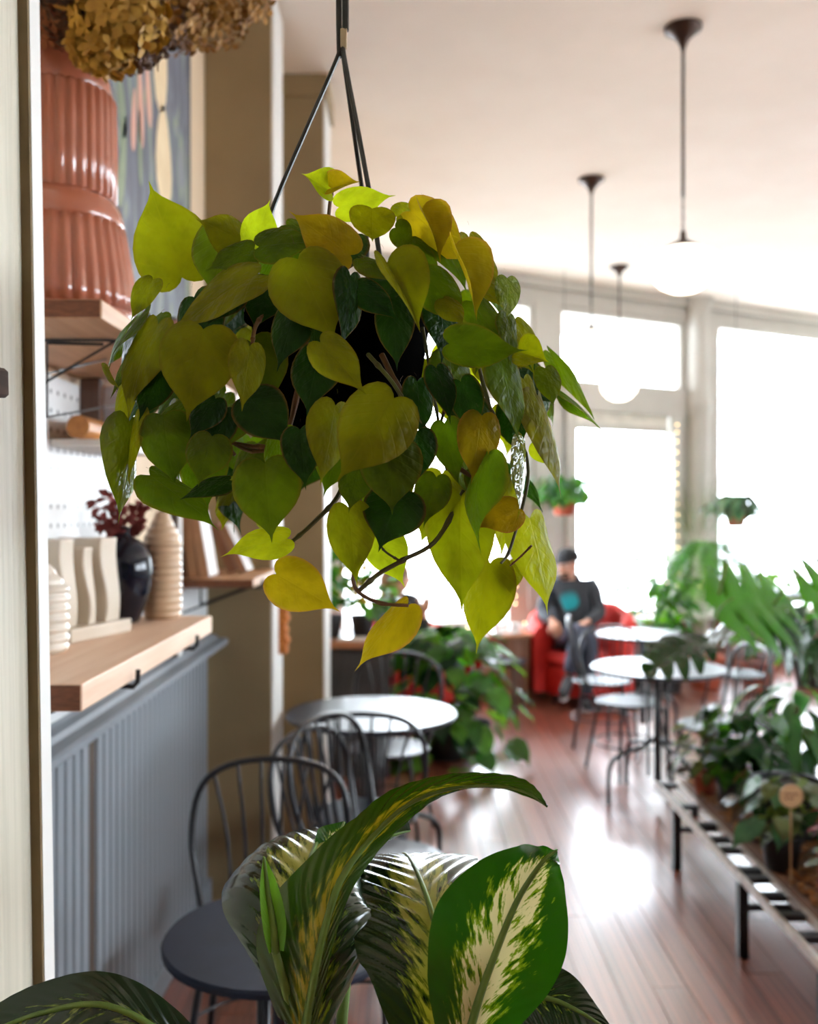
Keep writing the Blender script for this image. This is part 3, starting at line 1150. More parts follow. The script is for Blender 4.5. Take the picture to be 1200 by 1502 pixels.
for a in (W(400, 306, 1.14), W(546, 305, 1.09), W(536, 318, 1.25)):
    rim = Vector((a.x, a.y, 0)) - PC
    rim = PC + rim.normalized() * .114
    rim.z = Z_RIM - .01
    top = knot + Vector((0, 0, .006))
    q = [Vector(p) for p in catmull([tuple(top), tuple(top + (a - top) * .12 + Vector((0, 0, -.003))), tuple(top + (a - top) * .55), tuple(a), tuple((a + rim) / 2), tuple(rim)], 24)]
    obj('hanger_strand', MB().tube(q, .0029, 8), M_cable, hang)
hk = MB()
hk.tube([knot + Vector((-.003, 0, -.01)), knot + Vector((-.004, 0, .03)), knot + Vector((-.006, 0, .4)), (knot.x - .006, knot.y, CEIL - .03)], .0035, 8)
hk.tube([knot + Vector((.004, 0, .022)), knot + Vector((.004, 0, .4)), (knot.x + .002, knot.y, CEIL - .03)], .0042, 8)
obj('hanger_hook', hk, M_cable, hang)
obj('hook_plug', MB().box(knot + Vector((.002, -.001, .012)), (.008, .006, .024), None, .001), pm('ivory plastic', srgb(206, 190, 156), rough=.5), hang, label='small ivory plastic swivel')
obj('ceiling_hook', MB().lathe([(.004, CEIL - .05), (.006, CEIL - .03), (.02, CEIL - .004), (.02, CEIL - .0005)], (knot.x - .002, knot.y, 0), 12), M_cable, hang)

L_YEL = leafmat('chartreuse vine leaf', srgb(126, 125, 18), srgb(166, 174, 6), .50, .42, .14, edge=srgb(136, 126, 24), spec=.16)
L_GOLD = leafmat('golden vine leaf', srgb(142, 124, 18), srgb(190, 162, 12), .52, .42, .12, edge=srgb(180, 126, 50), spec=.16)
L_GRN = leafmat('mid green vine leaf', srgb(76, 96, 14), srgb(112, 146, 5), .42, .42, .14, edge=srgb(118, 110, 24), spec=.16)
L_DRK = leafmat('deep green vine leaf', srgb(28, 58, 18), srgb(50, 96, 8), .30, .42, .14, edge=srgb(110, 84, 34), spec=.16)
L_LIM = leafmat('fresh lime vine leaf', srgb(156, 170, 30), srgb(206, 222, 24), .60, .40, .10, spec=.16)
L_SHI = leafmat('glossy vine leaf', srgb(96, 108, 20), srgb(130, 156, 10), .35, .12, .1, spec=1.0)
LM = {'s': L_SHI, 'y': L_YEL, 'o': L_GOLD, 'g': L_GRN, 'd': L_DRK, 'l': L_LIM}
hearts = []
for k in range(9):
    r_ = random.Random(100 + k)
    hearts.append(leaf_mesh('heart leaf', HEART, HMID, .98, 6, r_.uniform(-.02, .16), r_.uniform(.05, .28), r_.uniform(.25, .6), r_.uniform(.008, .022), r_.uniform(0, 6), r_.uniform(-.06, .08)))
heart_fold = leaf_mesh('heart leaf', HEART, HMID, .98, 6, .75, .2, .3, .02, 1.0)
heart_curl = leaf_mesh('heart leaf', HEART, HMID, .98, 6, .1, .55, .9, .03, 2.0, .12)
M_pet = pm('brown red stem', srgb(128, 84, 44), srgb(96, 70, 34), 40, rough=.5)
M_petg = pm('green stem', srgb(96, 106, 40), srgb(78, 80, 34), 40, rough=.5)


def dome(cx, cy):
    r2 = ((cx - 490) / 370) ** 2 + ((cy - 590) / 360) ** 2
    return 1.16 - .19 * sqrt(max(0.0, 1 - r2)) if r2 < 1 else 1.16


# base x,y -> tip x,y, width, tone, layer, roll side, mesh
VINE = [
    (267, 407, 213, 262, 120, 'y', 4, 0, 0), (352, 352, 290, 318, 62, 'y', 1, 0, 1), (372, 362, 390, 292, 62, 'l', 0, 0, 2),
    (372, 366, 300, 392, 50, 'g', 1, 1, 3), (380, 362, 462, 345, 56, 'g', 2, 0, 4), (386, 350, 455, 332, 40, 'g', 0, 0, 5),
    (378, 402, 238, 466, 80, 'y', 3, 1, 6), (437, 380, 492, 497, 116, 'y', 4, 0, 7), (440, 440, 401, 536, 66, 'd', 2, 1, 8),
    (462, 440, 455, 520, 46, 'd', 1, 1, 0), (468, 512, 447, 607, 76, 'd', 0, -1, 1), (298, 483, 268, 612, 118, 'y', 5, 0, 2),
    (366, 508, 359, 600, 48, 'y', 4, -1, 3), (232, 476, 158, 602, 80, 'y', 3, 1, 4), (213, 457, 141, 536, 44, 'g', 2, 1, 5),
    (224, 410, 187, 462, 42, 'y', 2, 1, 6), (578, 584, 494, 702, 112, 'y', 7, 0, 7), (492, 595, 481, 708, 60, 'y', 5, -1, 8),
    (572, 650, 574, 754, 92, 'g', 4, 0, 0), (525, 690, 511, 748, 50, 'g', 3, 0, 1), (612, 632, 600, 716, 64, 'd', 2, 0, 2),
    (586, 724, 556, 804, 92, 'd', 4, 0, 3), (512, 745, 520, 854, 70, 'y', 5, 0, 4), (556, 782, 592, 858, 62, 'l', 2, 0, 5),
    (676, 728, 671, 896, 94, 'y', 5, 0, 6), (690, 800, 656, 852, 44, 'y', 3, 1, 7), (719, 826, 688, 955, 70, 'y', 6, 1, 8),
    (748, 822, 748, 872, 42, 'y', 3, 0, 0), (777, 760, 816, 899, 76, 'l', 5, -1, 1), (716, 668, 660, 773, 46, 'g', 6, 1, 'c'),
    (761, 746, 711, 766, 54, 'o', 7, 0, 'c'), (707, 610, 695, 704, 64, 'o', 4, 0, 2), (735, 530, 770, 641, 64, 'g', 5, -1, 3),
    (659, 504, 766, 524, 50, 'g', 6, 0, 4), (744, 464, 755, 530, 36, 'g', 5, -1, 5), (744, 408, 748, 465, 38, 's', 4, 0, 6),
    (762, 516, 804, 527, 42, 'y', 5, 1, 'f'), (789, 580, 846, 721, 66, 'y', 6, -1, 7), (790, 648, 812, 684, 38, 'l', 2, 0, 8),
    (770, 648, 776, 764, 26, 's', 7, -1, 0), (602, 310, 690, 388, 62, 'o', 3, 0, 1), (582, 318, 622, 300, 40, 'y', 2, 0, 2),
    (664, 366, 714, 456, 46, 'o', 4, -1, 'f'), (618, 308, 655, 372, 38, 'o', 4, -1, 'f'), (514, 374, 426, 306, 74, 'o', 6, 0, 3), (484, 280, 448, 252, 40, 'l', 5, 0, 'f'),
    (486, 276, 522, 262, 30, 'o', 5, 0, 'f'), (497, 304, 572, 282, 44, 'l', 1, 0, 4), (546, 306, 545, 362, 66, 'y', 4, 0, 5),
    (580, 334, 612, 364, 42, 'g', 2, 0, 6), (534, 378, 636, 404, 44, 'g', 3, -1, 7), (568, 386, 624, 473, 58, 'y', 5, -1, 'f'),
    (625, 400, 682, 472, 64, 'g', 3, -1, 8), (650, 438, 682, 474, 38, 'y', 4, 0, 0), (692, 442, 740, 504, 48, 'g', 3, -1, 1),
    (578, 440, 581, 536, 58, 'd', 2, 0, 2), (525, 420, 585, 466, 46, 'd', 3, 1, 3), (514, 404, 520, 504, 38, 'd', 3, -1, 4),
    (470, 502, 536, 572, 62, 'y', 5, 1, 5), (366, 582, 422, 648, 80, 'd', 2, 0, 6), (240, 612, 250, 714, 90, 'g', 3, 0, 7),
    (311, 640, 288, 708, 68, 'g', 5, 0, 8), (200, 604, 173, 707, 40, 'y', 4, 1, 0), (220, 697, 324, 766, 62, 'g', 4, -1, 1),
    (336, 704, 262, 722, 40, 'd', 3, 1, 2), (388, 680, 397, 794, 100, 'g', 5, 0, 3), (421, 790, 325, 800, 56, 'l', 4, 1, 4),
    (405, 842, 495, 893, 78, 'o', 5, 1, 5), (440, 630, 446, 712, 60, 'd', 3, 0, 6), (190, 618, 193, 766, 26, 's', 4, -1, 7),
    (598, 888, 510, 971, 62, 'o', 6, 1, 8), (236, 545, 200, 612, 54, 'd', 1, 0, 0), (316, 585, 276, 642, 48, 'd', 2, 0, 1),
    (800, 540, 815, 592, 40, 'g', 3, -1, 2), (700, 412, 738, 446, 40, 'y', 2, 0, 3), (640, 540, 668, 610, 44, 'd', 0, -1, 4),
    (676, 560, 700, 640, 46, 'd', 1, 1, 5), (652, 620, 668, 706, 50, 'g', 1, 0, 6), (420, 330, 470, 372, 44, 'g', 0, 0, 7),
    (330, 600, 300, 668, 50, 'd', 1, 0, 8), (700, 690, 742, 762, 46, 'g', 2, -1, 0), (746, 590, 760, 668, 46, 'd', 2, 1, 1),
    (150, 540, 166, 572, 14, 'y', 5, 1, 2), (612, 560, 622, 640, 44, 'd', -2, 0, 3), (350, 420, 300, 470, 50, 'd', 0, 0, 4),
    (688, 348, 738, 424, 48, 'y', 2, -1, 3), (704, 392, 756, 462, 44, 'g', 1, -1, 4), (638, 340, 694, 418, 52, 'g', 1, -1, 5), (756, 470, 794, 540, 44, 'y', 2, -1, 6), (768, 556, 802, 640, 48, 'y', 3, -1, 1), (600, 356, 646, 420, 48, 'g', 1, 0, 2),
    (206, 500, 150, 575, 50, 'g', 0, 1, 7), (180, 560, 160, 650, 44, 'y', 1, 1, 0), (640, 700, 622, 770, 54, 'g', 2, 0, 5), (470, 640, 440, 690, 56, 'd', 1, 0, 6), (720, 480, 700, 545, 46, 'g', 2, 0, 7),
]
rng = random.Random(21)
CORE = Vector((PC.x, PC.y, Z_RIM - .03))


def petiole(parent, B, back, rng, mat):
    """stalk from the notch of a leaf back towards the crown"""
    v = CORE - B
    L = min(v.length * .75, rng.uniform(.05, .09))
    e = B + v.normalized() * L + Vector((0, .015, -.012))
    mid = (B + e) / 2 + Vector((rng.uniform(-.006, .006), .010, .010))
    q = [Vector(p) for p in catmull([tuple(B), tuple(mid), tuple(e)], 6)]
    obj('petiole', MB().tube(q, .0013, 5), mat, parent)
    return e


for (bx_, by_, tx, ty, wd, tone, lay, side, mk) in VINE:
    cx, cy = (bx_ + tx) / 2, (by_ + ty) / 2
    d = dome(cx, cy) - .009 * lay
    B2, T2 = Vector((bx_, by_)), Vector((tx, ty))
    Lp = (T2 - B2).length
    k = d / FPX
    Lm, Wm = Lp * k / .98, wd * k
    asp = .86
    if Wm > Lm * asp:                       # seen foreshortened: the tip comes towards or leans away
        Lt = Wm / asp
        dz = sqrt(max(0, Lt * Lt - Lm * Lm))
        roll = 0.0
        sgn = 1 if cy < 380 else -1
        dB, dT = d - sgn * dz * .5, d + sgn * dz * .5
    else:
        Lt = Lm
        asp = max(.60, Wm / Lm)
        roll = math.acos(max(.35, min(1, Wm / (Lm * asp))))
        dB, dT = d + .012, d - .012
    B, T = W(bx_, by_, dB), W(tx, ty, dT)
    y = (T - B)
    Lt = y.length
    view = Vector((0, -1, 0))
    nz = view + Vector((.12 * (cx - 490) / 350, 0, .22))
    nz = nz - y * nz.dot(y) / y.length_squared
    nz.normalize()
    sd = side if side else rng.choice((-1, 1))
    nz = Quaternion(y.normalized(), roll * sd + rng.uniform(-.12, .12)) @ nz
    me = heart_fold if mk == 'f' else heart_curl if mk == 'c' else hearts[mk]
    Wt = wd * k / max(.35, cos(roll)) / .98 * 1.04
    if mk == 'f':
        Wt *= 1.25
    lf = inst('leaf', me, LM[tone], axes_matrix(B, y, nz, Wt, Lt, Lt), hang)
    lf2 = petiole(lf, B, None, rng, M_pet if rng.random() < .5 else M_petg)
    for ch in lf.children:                    # the stalk's mesh is in world space; undo the leaf's own frame
        ch.matrix_parent_inverse = lf.matrix_local.inverted()

# inner leaves that fill the crown between the outer ones
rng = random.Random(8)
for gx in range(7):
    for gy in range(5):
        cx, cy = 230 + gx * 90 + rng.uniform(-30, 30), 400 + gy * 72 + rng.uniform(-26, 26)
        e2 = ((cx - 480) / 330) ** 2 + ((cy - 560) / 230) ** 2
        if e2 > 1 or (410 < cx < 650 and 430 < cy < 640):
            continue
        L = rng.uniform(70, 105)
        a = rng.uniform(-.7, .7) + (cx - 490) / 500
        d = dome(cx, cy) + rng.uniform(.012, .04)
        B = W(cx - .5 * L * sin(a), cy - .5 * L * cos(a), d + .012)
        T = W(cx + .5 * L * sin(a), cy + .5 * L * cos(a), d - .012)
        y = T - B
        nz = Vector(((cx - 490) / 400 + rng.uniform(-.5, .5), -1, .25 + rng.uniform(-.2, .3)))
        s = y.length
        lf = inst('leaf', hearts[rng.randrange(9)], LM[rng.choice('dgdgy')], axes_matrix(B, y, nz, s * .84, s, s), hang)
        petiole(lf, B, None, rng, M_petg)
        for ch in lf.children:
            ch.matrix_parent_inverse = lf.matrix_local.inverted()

# leaves on the far side and at the flanks, hidden or half hidden from here
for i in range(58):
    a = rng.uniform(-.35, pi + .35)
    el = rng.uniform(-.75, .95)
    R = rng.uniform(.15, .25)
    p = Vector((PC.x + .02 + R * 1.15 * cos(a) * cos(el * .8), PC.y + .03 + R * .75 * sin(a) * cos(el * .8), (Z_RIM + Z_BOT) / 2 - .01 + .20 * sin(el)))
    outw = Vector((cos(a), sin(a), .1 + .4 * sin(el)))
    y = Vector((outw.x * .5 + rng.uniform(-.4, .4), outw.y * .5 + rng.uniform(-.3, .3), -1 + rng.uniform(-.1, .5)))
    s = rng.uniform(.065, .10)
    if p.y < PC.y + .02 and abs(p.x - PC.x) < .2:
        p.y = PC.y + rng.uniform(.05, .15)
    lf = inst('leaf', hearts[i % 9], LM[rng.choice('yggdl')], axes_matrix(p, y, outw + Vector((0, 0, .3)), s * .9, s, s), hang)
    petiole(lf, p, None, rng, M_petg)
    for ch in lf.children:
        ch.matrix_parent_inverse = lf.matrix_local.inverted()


def vine(pts, r0, r1, mat):
    P = [W(*p) for p in pts]
    q = [Vector(p) for p in catmull([tuple(p) for p in P], 26)]
    rr = [(r0 + (r1 - r0) * i / 26) * (1.35 if i % 9 == 4 else 1) for i in range(27)]
    obj('vine', MB().tube(q, rr, 7), mat, hang)


M_vine = pm('brown vine', srgb(112, 72, 40), srgb(84, 60, 32), 30, rough=.55, bump=.2)
M_vineg = pm('olive vine', srgb(84, 84, 40), srgb(70, 62, 32), 30, rough=.55, bump=.2)
vine([(520, 640, 1.06), (500, 720, 1.03), (462, 765, 1.02), (424, 798, 1.02)], .0032, .002, M_vineg)
vine([(500, 660, 1.06), (528, 740, 1.0), (541, 790, .98), (520, 838, .98), (524, 866, .98), (556, 884, .975), (599, 888, .97)], .003, .0018, M_vine)
vine([(680, 720, 1.02), (640, 792, 1.0), (590, 822, .99), (555, 842, .985), (527, 866, .98)], .0025, .0026, M_vineg)
vine([(585, 822, .99), (562, 806, .99), (556, 786, .99)], .0014, .001, M_vineg)
vine([(450, 500, 1.06), (420, 640, 1.04), (380, 655, 1.03), (335, 650, 1.03), (345, 668, 1.03)], .003, .002, M_vine)
vine([(420, 655, 1.04), (370, 662, 1.03), (340, 648, 1.03)], .0026, .002, M_vine)
vine([(560, 520, 1.05), (590, 580, 1.03), (618, 620, 1.02), (650, 670, 1.02), (690, 700, 1.02), (700, 740, 1.02)], .0034, .0024, M_vine)
vine([(640, 460, 1.08), (660, 560, 1.06), (644, 640, 1.05), (670, 700, 1.04)], .002, .0016, M_vine)
vine([(620, 480, 1.08), (640, 600, 1.06), (655, 690, 1.05)], .002, .0016, M_vineg)
vine([(690, 480, 1.1), (720, 600, 1.08), (760, 640, 1.06), (775, 700, 1.05), (750, 800, 1.03), (735, 826, 1.02)], .0024, .0014, M_vineg)
vine([(430, 430, 1.04), (380, 470, 1.02), (370, 505, 1.0)], .003, .002, M_vine)
vine([(520, 370, 1.06), (470, 382, 1.03), (440, 390, 1.02)], .0028, .002, M_vine)
vine([(540, 520, 1.04), (575, 560, 1.0), (600, 600, 1.0), (622, 625, 1.0)], .0026, .0016, M_petg)
vine([(780, 800, .99), (765, 815, 1.0), (748, 830, 1.0)], .0012, .001, M_vine)
vine([(500, 255, 1.1), (486, 285, 1.1), (480, 350, 1.12)], .0022, .0022, M_vine)

# ------------------------------------------------------------------ patterned foreground plant
DX, DY = X(480, 1.02), 1.02
M_dark_pot = pm('charcoal glazed pot', srgb(52, 54, 58), srgb(42, 44, 48), 8, rough=.4)
stand = thing('plant_stand', 'tall dark wooden plant stand below the patterned plant', 'stand', (DX, DY, 0))
obj('stand_top', MB().lathe([(.17, .70), (.18, .705), (.18, .725), (.17, .73)], (DX, DY, 0), 32), M_oak, stand)
for k in range(4):
    a = pi / 4 + k * pi / 2
    obj('leg', MB().tube([(DX + .19 * cos(a), DY + .19 * sin(a), 0), (DX + .13 * cos(a), DY + .13 * sin(a), .70)], .014, 8), M_oak, stand)
obj('stretcher', MB().tube([(DX + .165 * cos(pi / 4 + k * pi / 2), DY + .165 * sin(pi / 4 + k * pi / 2), .3) for k in range(4)], .009, 6, closed=True), M_oak, stand)

dief = thing('patterned_plant', 'large foreground plant with cream-splashed dark green leaves at the bottom', 'plant', (DX, DY, .7305))
obj('pot', MB().lathe([(.09, .7305), (.10, .735), (.125, .93), (.13, .955), (.12, .955), (.115, .92)], (DX, DY, 0), 36), M_dark_pot, dief, smooth='auto')
obj('soil', MB().lathe([(0, .925), (.116, .92)], (DX, DY, 0), 24), pm('dark soil', srgb(50, 38, 28), srgb(36, 28, 20), 60, rough=.95), dief)


def dief_mat(name, amount, dark=(34, 66, 26), pale=(232, 226, 186), mid=(150, 160, 62), rough=.2, trans=.22):
    m, nt, p, out = newmat(name)
    uv = N(nt, 'ShaderNodeUVMap')
    sep = N(nt, 'ShaderNodeSeparateXYZ')
    nt.links.new(uv.outputs[0], sep.inputs[0])
    us = math_n(nt, 'MULTIPLY_ADD', sep.outputs[0], 2.0, -1.0)
    u = math_n(nt, 'ABSOLUTE', us)
    v = sep.outputs[1]
    ph = math_n(nt, 'SUBTRACT', v, math_n(nt, 'MULTIPLY', u, .30))
    co = N(nt, 'ShaderNodeCombineXYZ')
    nt.links.new(math_n(nt, 'MULTIPLY', ph, 24.0), co.inputs[0])
    nt.links.new(math_n(nt, 'MULTIPLY', us, 4.6), co.inputs[1])
    no = N(nt, 'ShaderNodeTexNoise')
    no.inputs['Scale'].default_value = 1.0
    no.inputs['Detail'].default_value = 5
    no.inputs['Roughness'].default_value = .62
    nt.links.new(co.outputs[0], no.inputs['Vector'])
    # cream towards the middle, plain green margin and tip
    env = math_n(nt, 'SUBTRACT', amount, math_n(nt, 'MULTIPLY', math_n(nt, 'POWER', u, 1.6), .62))
    env = math_n(nt, 'SUBTRACT', env, math_n(nt, 'MULTIPLY', sstep(nt, v, .62, .98), .35))
    q = math_n(nt, 'ADD', no.outputs[0], env)
    pal = sstep(nt, q, .66, .72)
    mi = sstep(nt, q, .56, .66)
    rib = sstep(nt, u, .05, .02)
    c = mixrgb(nt, mi, srgb(*dark), srgb(*mid))
    c = mixrgb(nt, pal, c, srgb(*pale))
    c = mixrgb(nt, math_n(nt, 'MULTIPLY', rib, .8), c, srgb(84, 116, 48))
    nt.links.new(c, p.inputs['Base Color'])
    p.inputs['Roughness'].default_value = rough
    p.inputs['Specular IOR Level'].default_value = .7
    tl = N(nt, 'ShaderNodeBsdfTranslucent')
    hs = N(nt, 'ShaderNodeHueSaturation')
    hs.inputs['Saturation'].default_value = 1.3
    hs.inputs['Value'].default_value = 1.2
    nt.links.new(c, hs.inputs['Color'])
    nt.links.new(hs.outputs[0], tl.inputs[0])
    mx = N(nt, 'ShaderNodeMixShader')
    mx.inputs[0].default_value = trans
    nt.links.new(p.outputs[0], mx.inputs[1])
    nt.links.new(tl.outputs[0], mx.inputs[2])
    nt.links.new(mx.outputs[0], out.inputs[0])
    return m


D_PALE = dief_mat('cream splashed leaf', .27, (34, 84, 14), (226, 222, 176), (116, 148, 40), .26, .34)
D_MID = dief_mat('olive flecked leaf', .26, (24, 48, 16), (166, 168, 76), (104, 118, 36))
D_YEL = dief_mat('yellow splashed leaf', .22, (44, 74, 16), (164, 152, 50), (98, 112, 28))
D_DARK = dief_mat('dark flecked leaf', .06, (26, 44, 24), (180, 178, 110), (110, 120, 60), .22)
D_LIGHT = leafmat('light new leaf', srgb(84, 122, 40), srgb(120, 164, 36), .35, .35)


def ribbon_leaf(name, ctrl, mat, parent, rows=110, cols=22, ripple=.0011, nrip=16, cup=.12, label=None, cpow=2):
    """ctrl: (px, py, depth, half width left, half width right, across x, across y, across z); the leaf's own midrib in space"""
    C = []
    for c in ctrl:
        p = W(c[0], c[1], c[2])
        a = Vector(c[5:8]).normalized()
        C.append((p.x, p.y, p.z, c[3], c[4], a.x, a.y, a.z))
    S = catmull(C, rows)
    vs, uvs, fs = [], [], []
    for i, s in enumerate(S):
        p = Vector(s[:3])
        a = Vector(s[5:8]).normalized()
        t = Vector(S[min(i + 1, rows)][:3]) - Vector(S[max(i - 1, 0)][:3])
        t.normalize()
        a = (a - t * a.dot(t)).normalized()
        nrm = a.cross(t)
        v = i / rows
        for j in range(-cols, cols + 1):
            q = j / cols
            w = max(0.0, s[4] if q > 0 else s[3])
            b = abs(q)
            rp = ripple * sin(2 * pi * nrip * (v - .16 * b)) * min(1, b * 2.5) * (1 - b * .8)
            h = cup * w * b ** cpow + rp
            # lateral parts sweep forward along the rib
            vs.append(p + a * (w * q) + nrm * h + t * (w * .35 * b * (1 - .3 * b)))
            uvs.append((.5 + .5 * q, v))
    nc = 2 * cols + 1
    for i in range(rows):
        for j in range(nc - 1):
            fs.append((i * nc + j, i * nc + j + 1, (i + 1) * nc + j + 1, (i + 1) * nc + j))
    me = bpy.data.meshes.new(name)
    off = Vector(root_of(parent).location)
    me.from_pydata([q - off for q in vs], [], fs)
    ul = me.uv_layers.new(name='UVMap')
    for l in me.loops:
        ul.data[l.index].uv = uvs[l.vertex_index]
    me.polygons.foreach_set('use_smooth', [True] * len(me.polygons))
    me.materials.append(mat)
    o = bpy.data.objects.new(name, me)
    COL.objects.link(o)
    o.parent = parent
    if label:
        o['label'] = label
    rib = [Vector(s[:3]) + Vector((0, 0, 0)) for s in S]
    rib = rib[::3]
    rows = len(rib) - 1
    rm = MB().tube(rib, [.0042 * (1 - .8 * i / rows) + .0006 for i in range(rows + 1)], 6)
    obj('midrib', rm, M_rib, o, smooth=True)
    return o


M_rib = pm('pale green midrib', srgb(104, 132, 56), srgb(86, 114, 46), 30, rough=.45)
# arching leaf across the middle
ribbon_leaf('leaf', [(447, 1515, .95, .010, .030, -1, .1, 0), (460, 1440, .945, .012, .064, -1, .1, .05), (476, 1365, .945, .012, .060, -1, .1, .1), (501, 1288, .96, .016, .036, -.9, -.1, .4),
                     (545, 1228, .975, .022, .030, -.55, -.5, .65), (600, 1178, .965, .036, .036, -.45, -.75, .45), (665, 1155, .95, .040, .040, -.25, -.85, .42), (730, 1152, .94, .034, .034, -.1, -.85, .45),
                     (775, 1163, .935, .014, .016, 0, -.8, .6), (803, 1183, .93, .0008, .0008, 0, -.8, .6)], D_YEL, dief, ripple=.0018, nrip=24, label='longest leaf, arching to the right')
# leaf facing us on the right
ribbon_leaf('leaf', [(684, 1530, .93, .034, .034, 1, .1, .3), (704, 1460, .93, .060, .060, 1, .1, .32), (728, 1395, .93, .074, .064, 1, .1, .36), (757, 1325, .935, .056, .050, 1, .1, .45),
                     (787, 1276, .94, .028, .028, 1, .1, .5), (806, 1255, .945, .010, .012, 1, .1, .5), (818, 1246, .945, .0006, .0006, 1, .1, .5)], D_PALE, dief, ripple=.0006, label='leaf with the broadest cream centre')
# middle leaf: rises from below and arches away over the top
ribbon_leaf('leaf', [(652, 1600, .95, .008, .008, 1, .1, 0), (650, 1515, .945, .056, .034, 1, .1, .02), (652, 1440, .95, .082, .050, 1, .08, .04), (640, 1364, .98, .084, .058, 1, .05, .05),
                     (622, 1304, 1.04, .084, .068, 1, .05, .05), (604, 1264, 1.12, .070, .080, 1, .05, .04), (592, 1252, 1.20, .045, .06, 1, .05, 0), (586, 1262, 1.28, .002, .002, 1, 0, 0)],
            D_MID, dief, ripple=.0027, nrip=19, cup=-.06, label='glossy striped leaf arching away in the middle')
# left leaf: the same habit, its left margin dropping steeply
ribbon_leaf('leaf', [(450, 1560, .98, .008, .008, 1, .1, 0), (444, 1475, .965, .032, .056, 1, .1, 0), (440, 1405, .965, .064, .082, 1, .05, 0), (440, 1338, .985, .086, .078, 1, .05, -.02),
                     (450, 1280, 1.03, .094, .06, 1, .1, -.04), (466, 1234, 1.10, .084, .05, 1, .1, -.04), (486, 1215, 1.17, .055, .04, 1, .1, 0), (502, 1216, 1.24, .002, .002, 1, 0, 0)],
            D_MID, dief, ripple=.0027, nrip=18, cup=-.45, cpow=4, label='broad striped leaf folding over on the left')
# leaf at the lower left corner
ribbon_leaf('leaf', [(330, 1610, 1.0, .02, .02, .2, .5, .8), (235, 1515, .985, .05, .026, .3, .6, .7), (150, 1474, .975, .07, .030, .1, .65, .75), (60, 1486, .97, .066, .028, -.1, .65, .75),
                     (-20, 1516, .97, .04, .02, -.2, .6, .7), (-90, 1540, .98, .001, .001, -.2, .5, .8)], D_DARK, dief, ripple=.0015, label='dark leaf arching out at the lower left')
# leaf at the lower right
ribbon_leaf('leaf', [(680, 1540, 1.06, .02, .02, .1, .6, .7), (745, 1470, 1.06, .05, .035, .1, .6, .75), (800, 1464, 1.05, .056, .035, .15, .6, .75), (850, 1484, 1.03, .04, .02, .2, .6, .75),
                     (905, 1520, 1.02, .001, .001, .2, .6, .7)], D_DARK, dief, ripple=.0015, label='low leaf at the lower right edge')
# young and half hidden leaves
ribbon_leaf('leaf', [(404, 1396, .935, .006, .008, 1, .2, 0), (400, 1355, .93, .011, .012, 1, .4, 0), (392, 1302, .928, .009, .009, 1, .5, 0), (387, 1256, .928, .0006, .0006, 1, .5, 0)], D_LIGHT, dief, ripple=0, cup=.6, label='narrow pale new leaf still rolled')
ribbon_leaf('leaf', [(470, 1290, 1.09, .01, .01, 1, .2, .1), (492, 1240, 1.1, .026, .026, 1, .3, .2), (505, 1205, 1.12, .001, .001, 1, .3, .2)], D_PALE, dief, ripple=.0004, label='small pale leaf tip behind')
ribbon_leaf('leaf', [(530, 1250, 1.12, .02, .02, .1, -.7, .6), (565, 1228, 1.12, .034, .034, .1, -.7, .6), (602, 1218, 1.14, .001, .001, .1, -.7, .6)], D_DARK, dief, ripple=.0004, label='grey green leaf tip behind the arch')
for (px, py, d) in ((447, 1515, 1.0), (684, 1530, .93), (652, 1600, .95), (450, 1560, .98), (330, 1610, 1.0), (680, 1540, 1.06), (404, 1396, .935), (470, 1290, 1.09), (530, 1250, 1.12)):
    e = W(px, py, d)
    s = Vector((DX + (e.x - DX) * .12, DY + (e.y - DY) * .12, .922))
    mid = s * .45 + e * .55 + Vector(((DX - e.x) * .18, (DY - e.y) * .18, -.02))
    q = [Vector(p) for p in catmull([tuple(s), tuple(mid), tuple(e)], 12)]
    obj('stalk', MB().tube(q, [.009 - .005 * i / 12 for i in range(13)], 8), M_rib, dief, smooth=True)

# ------------------------------------------------------------------ bistro chairs and tables
M_bistro = pm('blue black enamelled steel', srgb(22, 25, 32), srgb(17, 19, 25), 14, rough=.34, metal=.15, coat=.3)
M_seat = pm('satin dark seat', srgb(26, 34, 52), srgb(21, 28, 42), 10, rough=.38, coat=.12)


def make_chair():
    c = thing('bistro_chair', 'chair', 'chair')
    m = MB().lathe([(0, .432), (.19, .432), (.203, .438), (.205, .446), (.2, .452), (.185, .453), (.0, .449)], (0, 0, 0), 36)
    obj('seat', m, M_seat, c, smooth='auto')
    pts = catmull([(-.172, .095, .44), (-.205, .15, .54), (-.232, .19, .67), (-.215, .215, .80), (-.14, .232, .868), (0, .24, .888),
                   (.14, .232, .868), (.215, .215, .80), (.232, .19, .67), (.205, .15, .54), (.172, .095, .44)], 44)
    obj('back_hoop', MB().tube(pts, .0098, 10), M_bistro, c, smooth=True)
    sp = None
    for k in range(6):
        u = (k - 2.5) / 2.5
        x1 = u * .172
        z1 = .885 - .045 * abs(u) ** 2.6
        q = catmull([(u * .105, .172 - .02 * abs(u), .445), (u * .13, .21, .66), (x1, .237 - .01 * abs(u), z1)], 6)
        obj('spindle', MB().tube(q, .0052, 6), M_bistro, c, smooth=True)
    for sx in (-1, 1):
        for sy in (-1, 1):
            q = catmull([(sx * .13, sy * .13, .436), (sx * .15, sy * .15, .30), (sx * .19, sy * .195, .0)], 6)
            obj('leg', MB().tube(q, .0105, 8), M_bistro, c, smooth=True)
    obj('stretcher_ring', MB().tube([(.215 * cos(a), .22 * sin(a), .19) for a in [2 * pi * k / 28 for k in range(28)]], .006, 6, closed=True), M_bistro, c, smooth=True)
    return c


chair0 = make_chair()
first = [True]


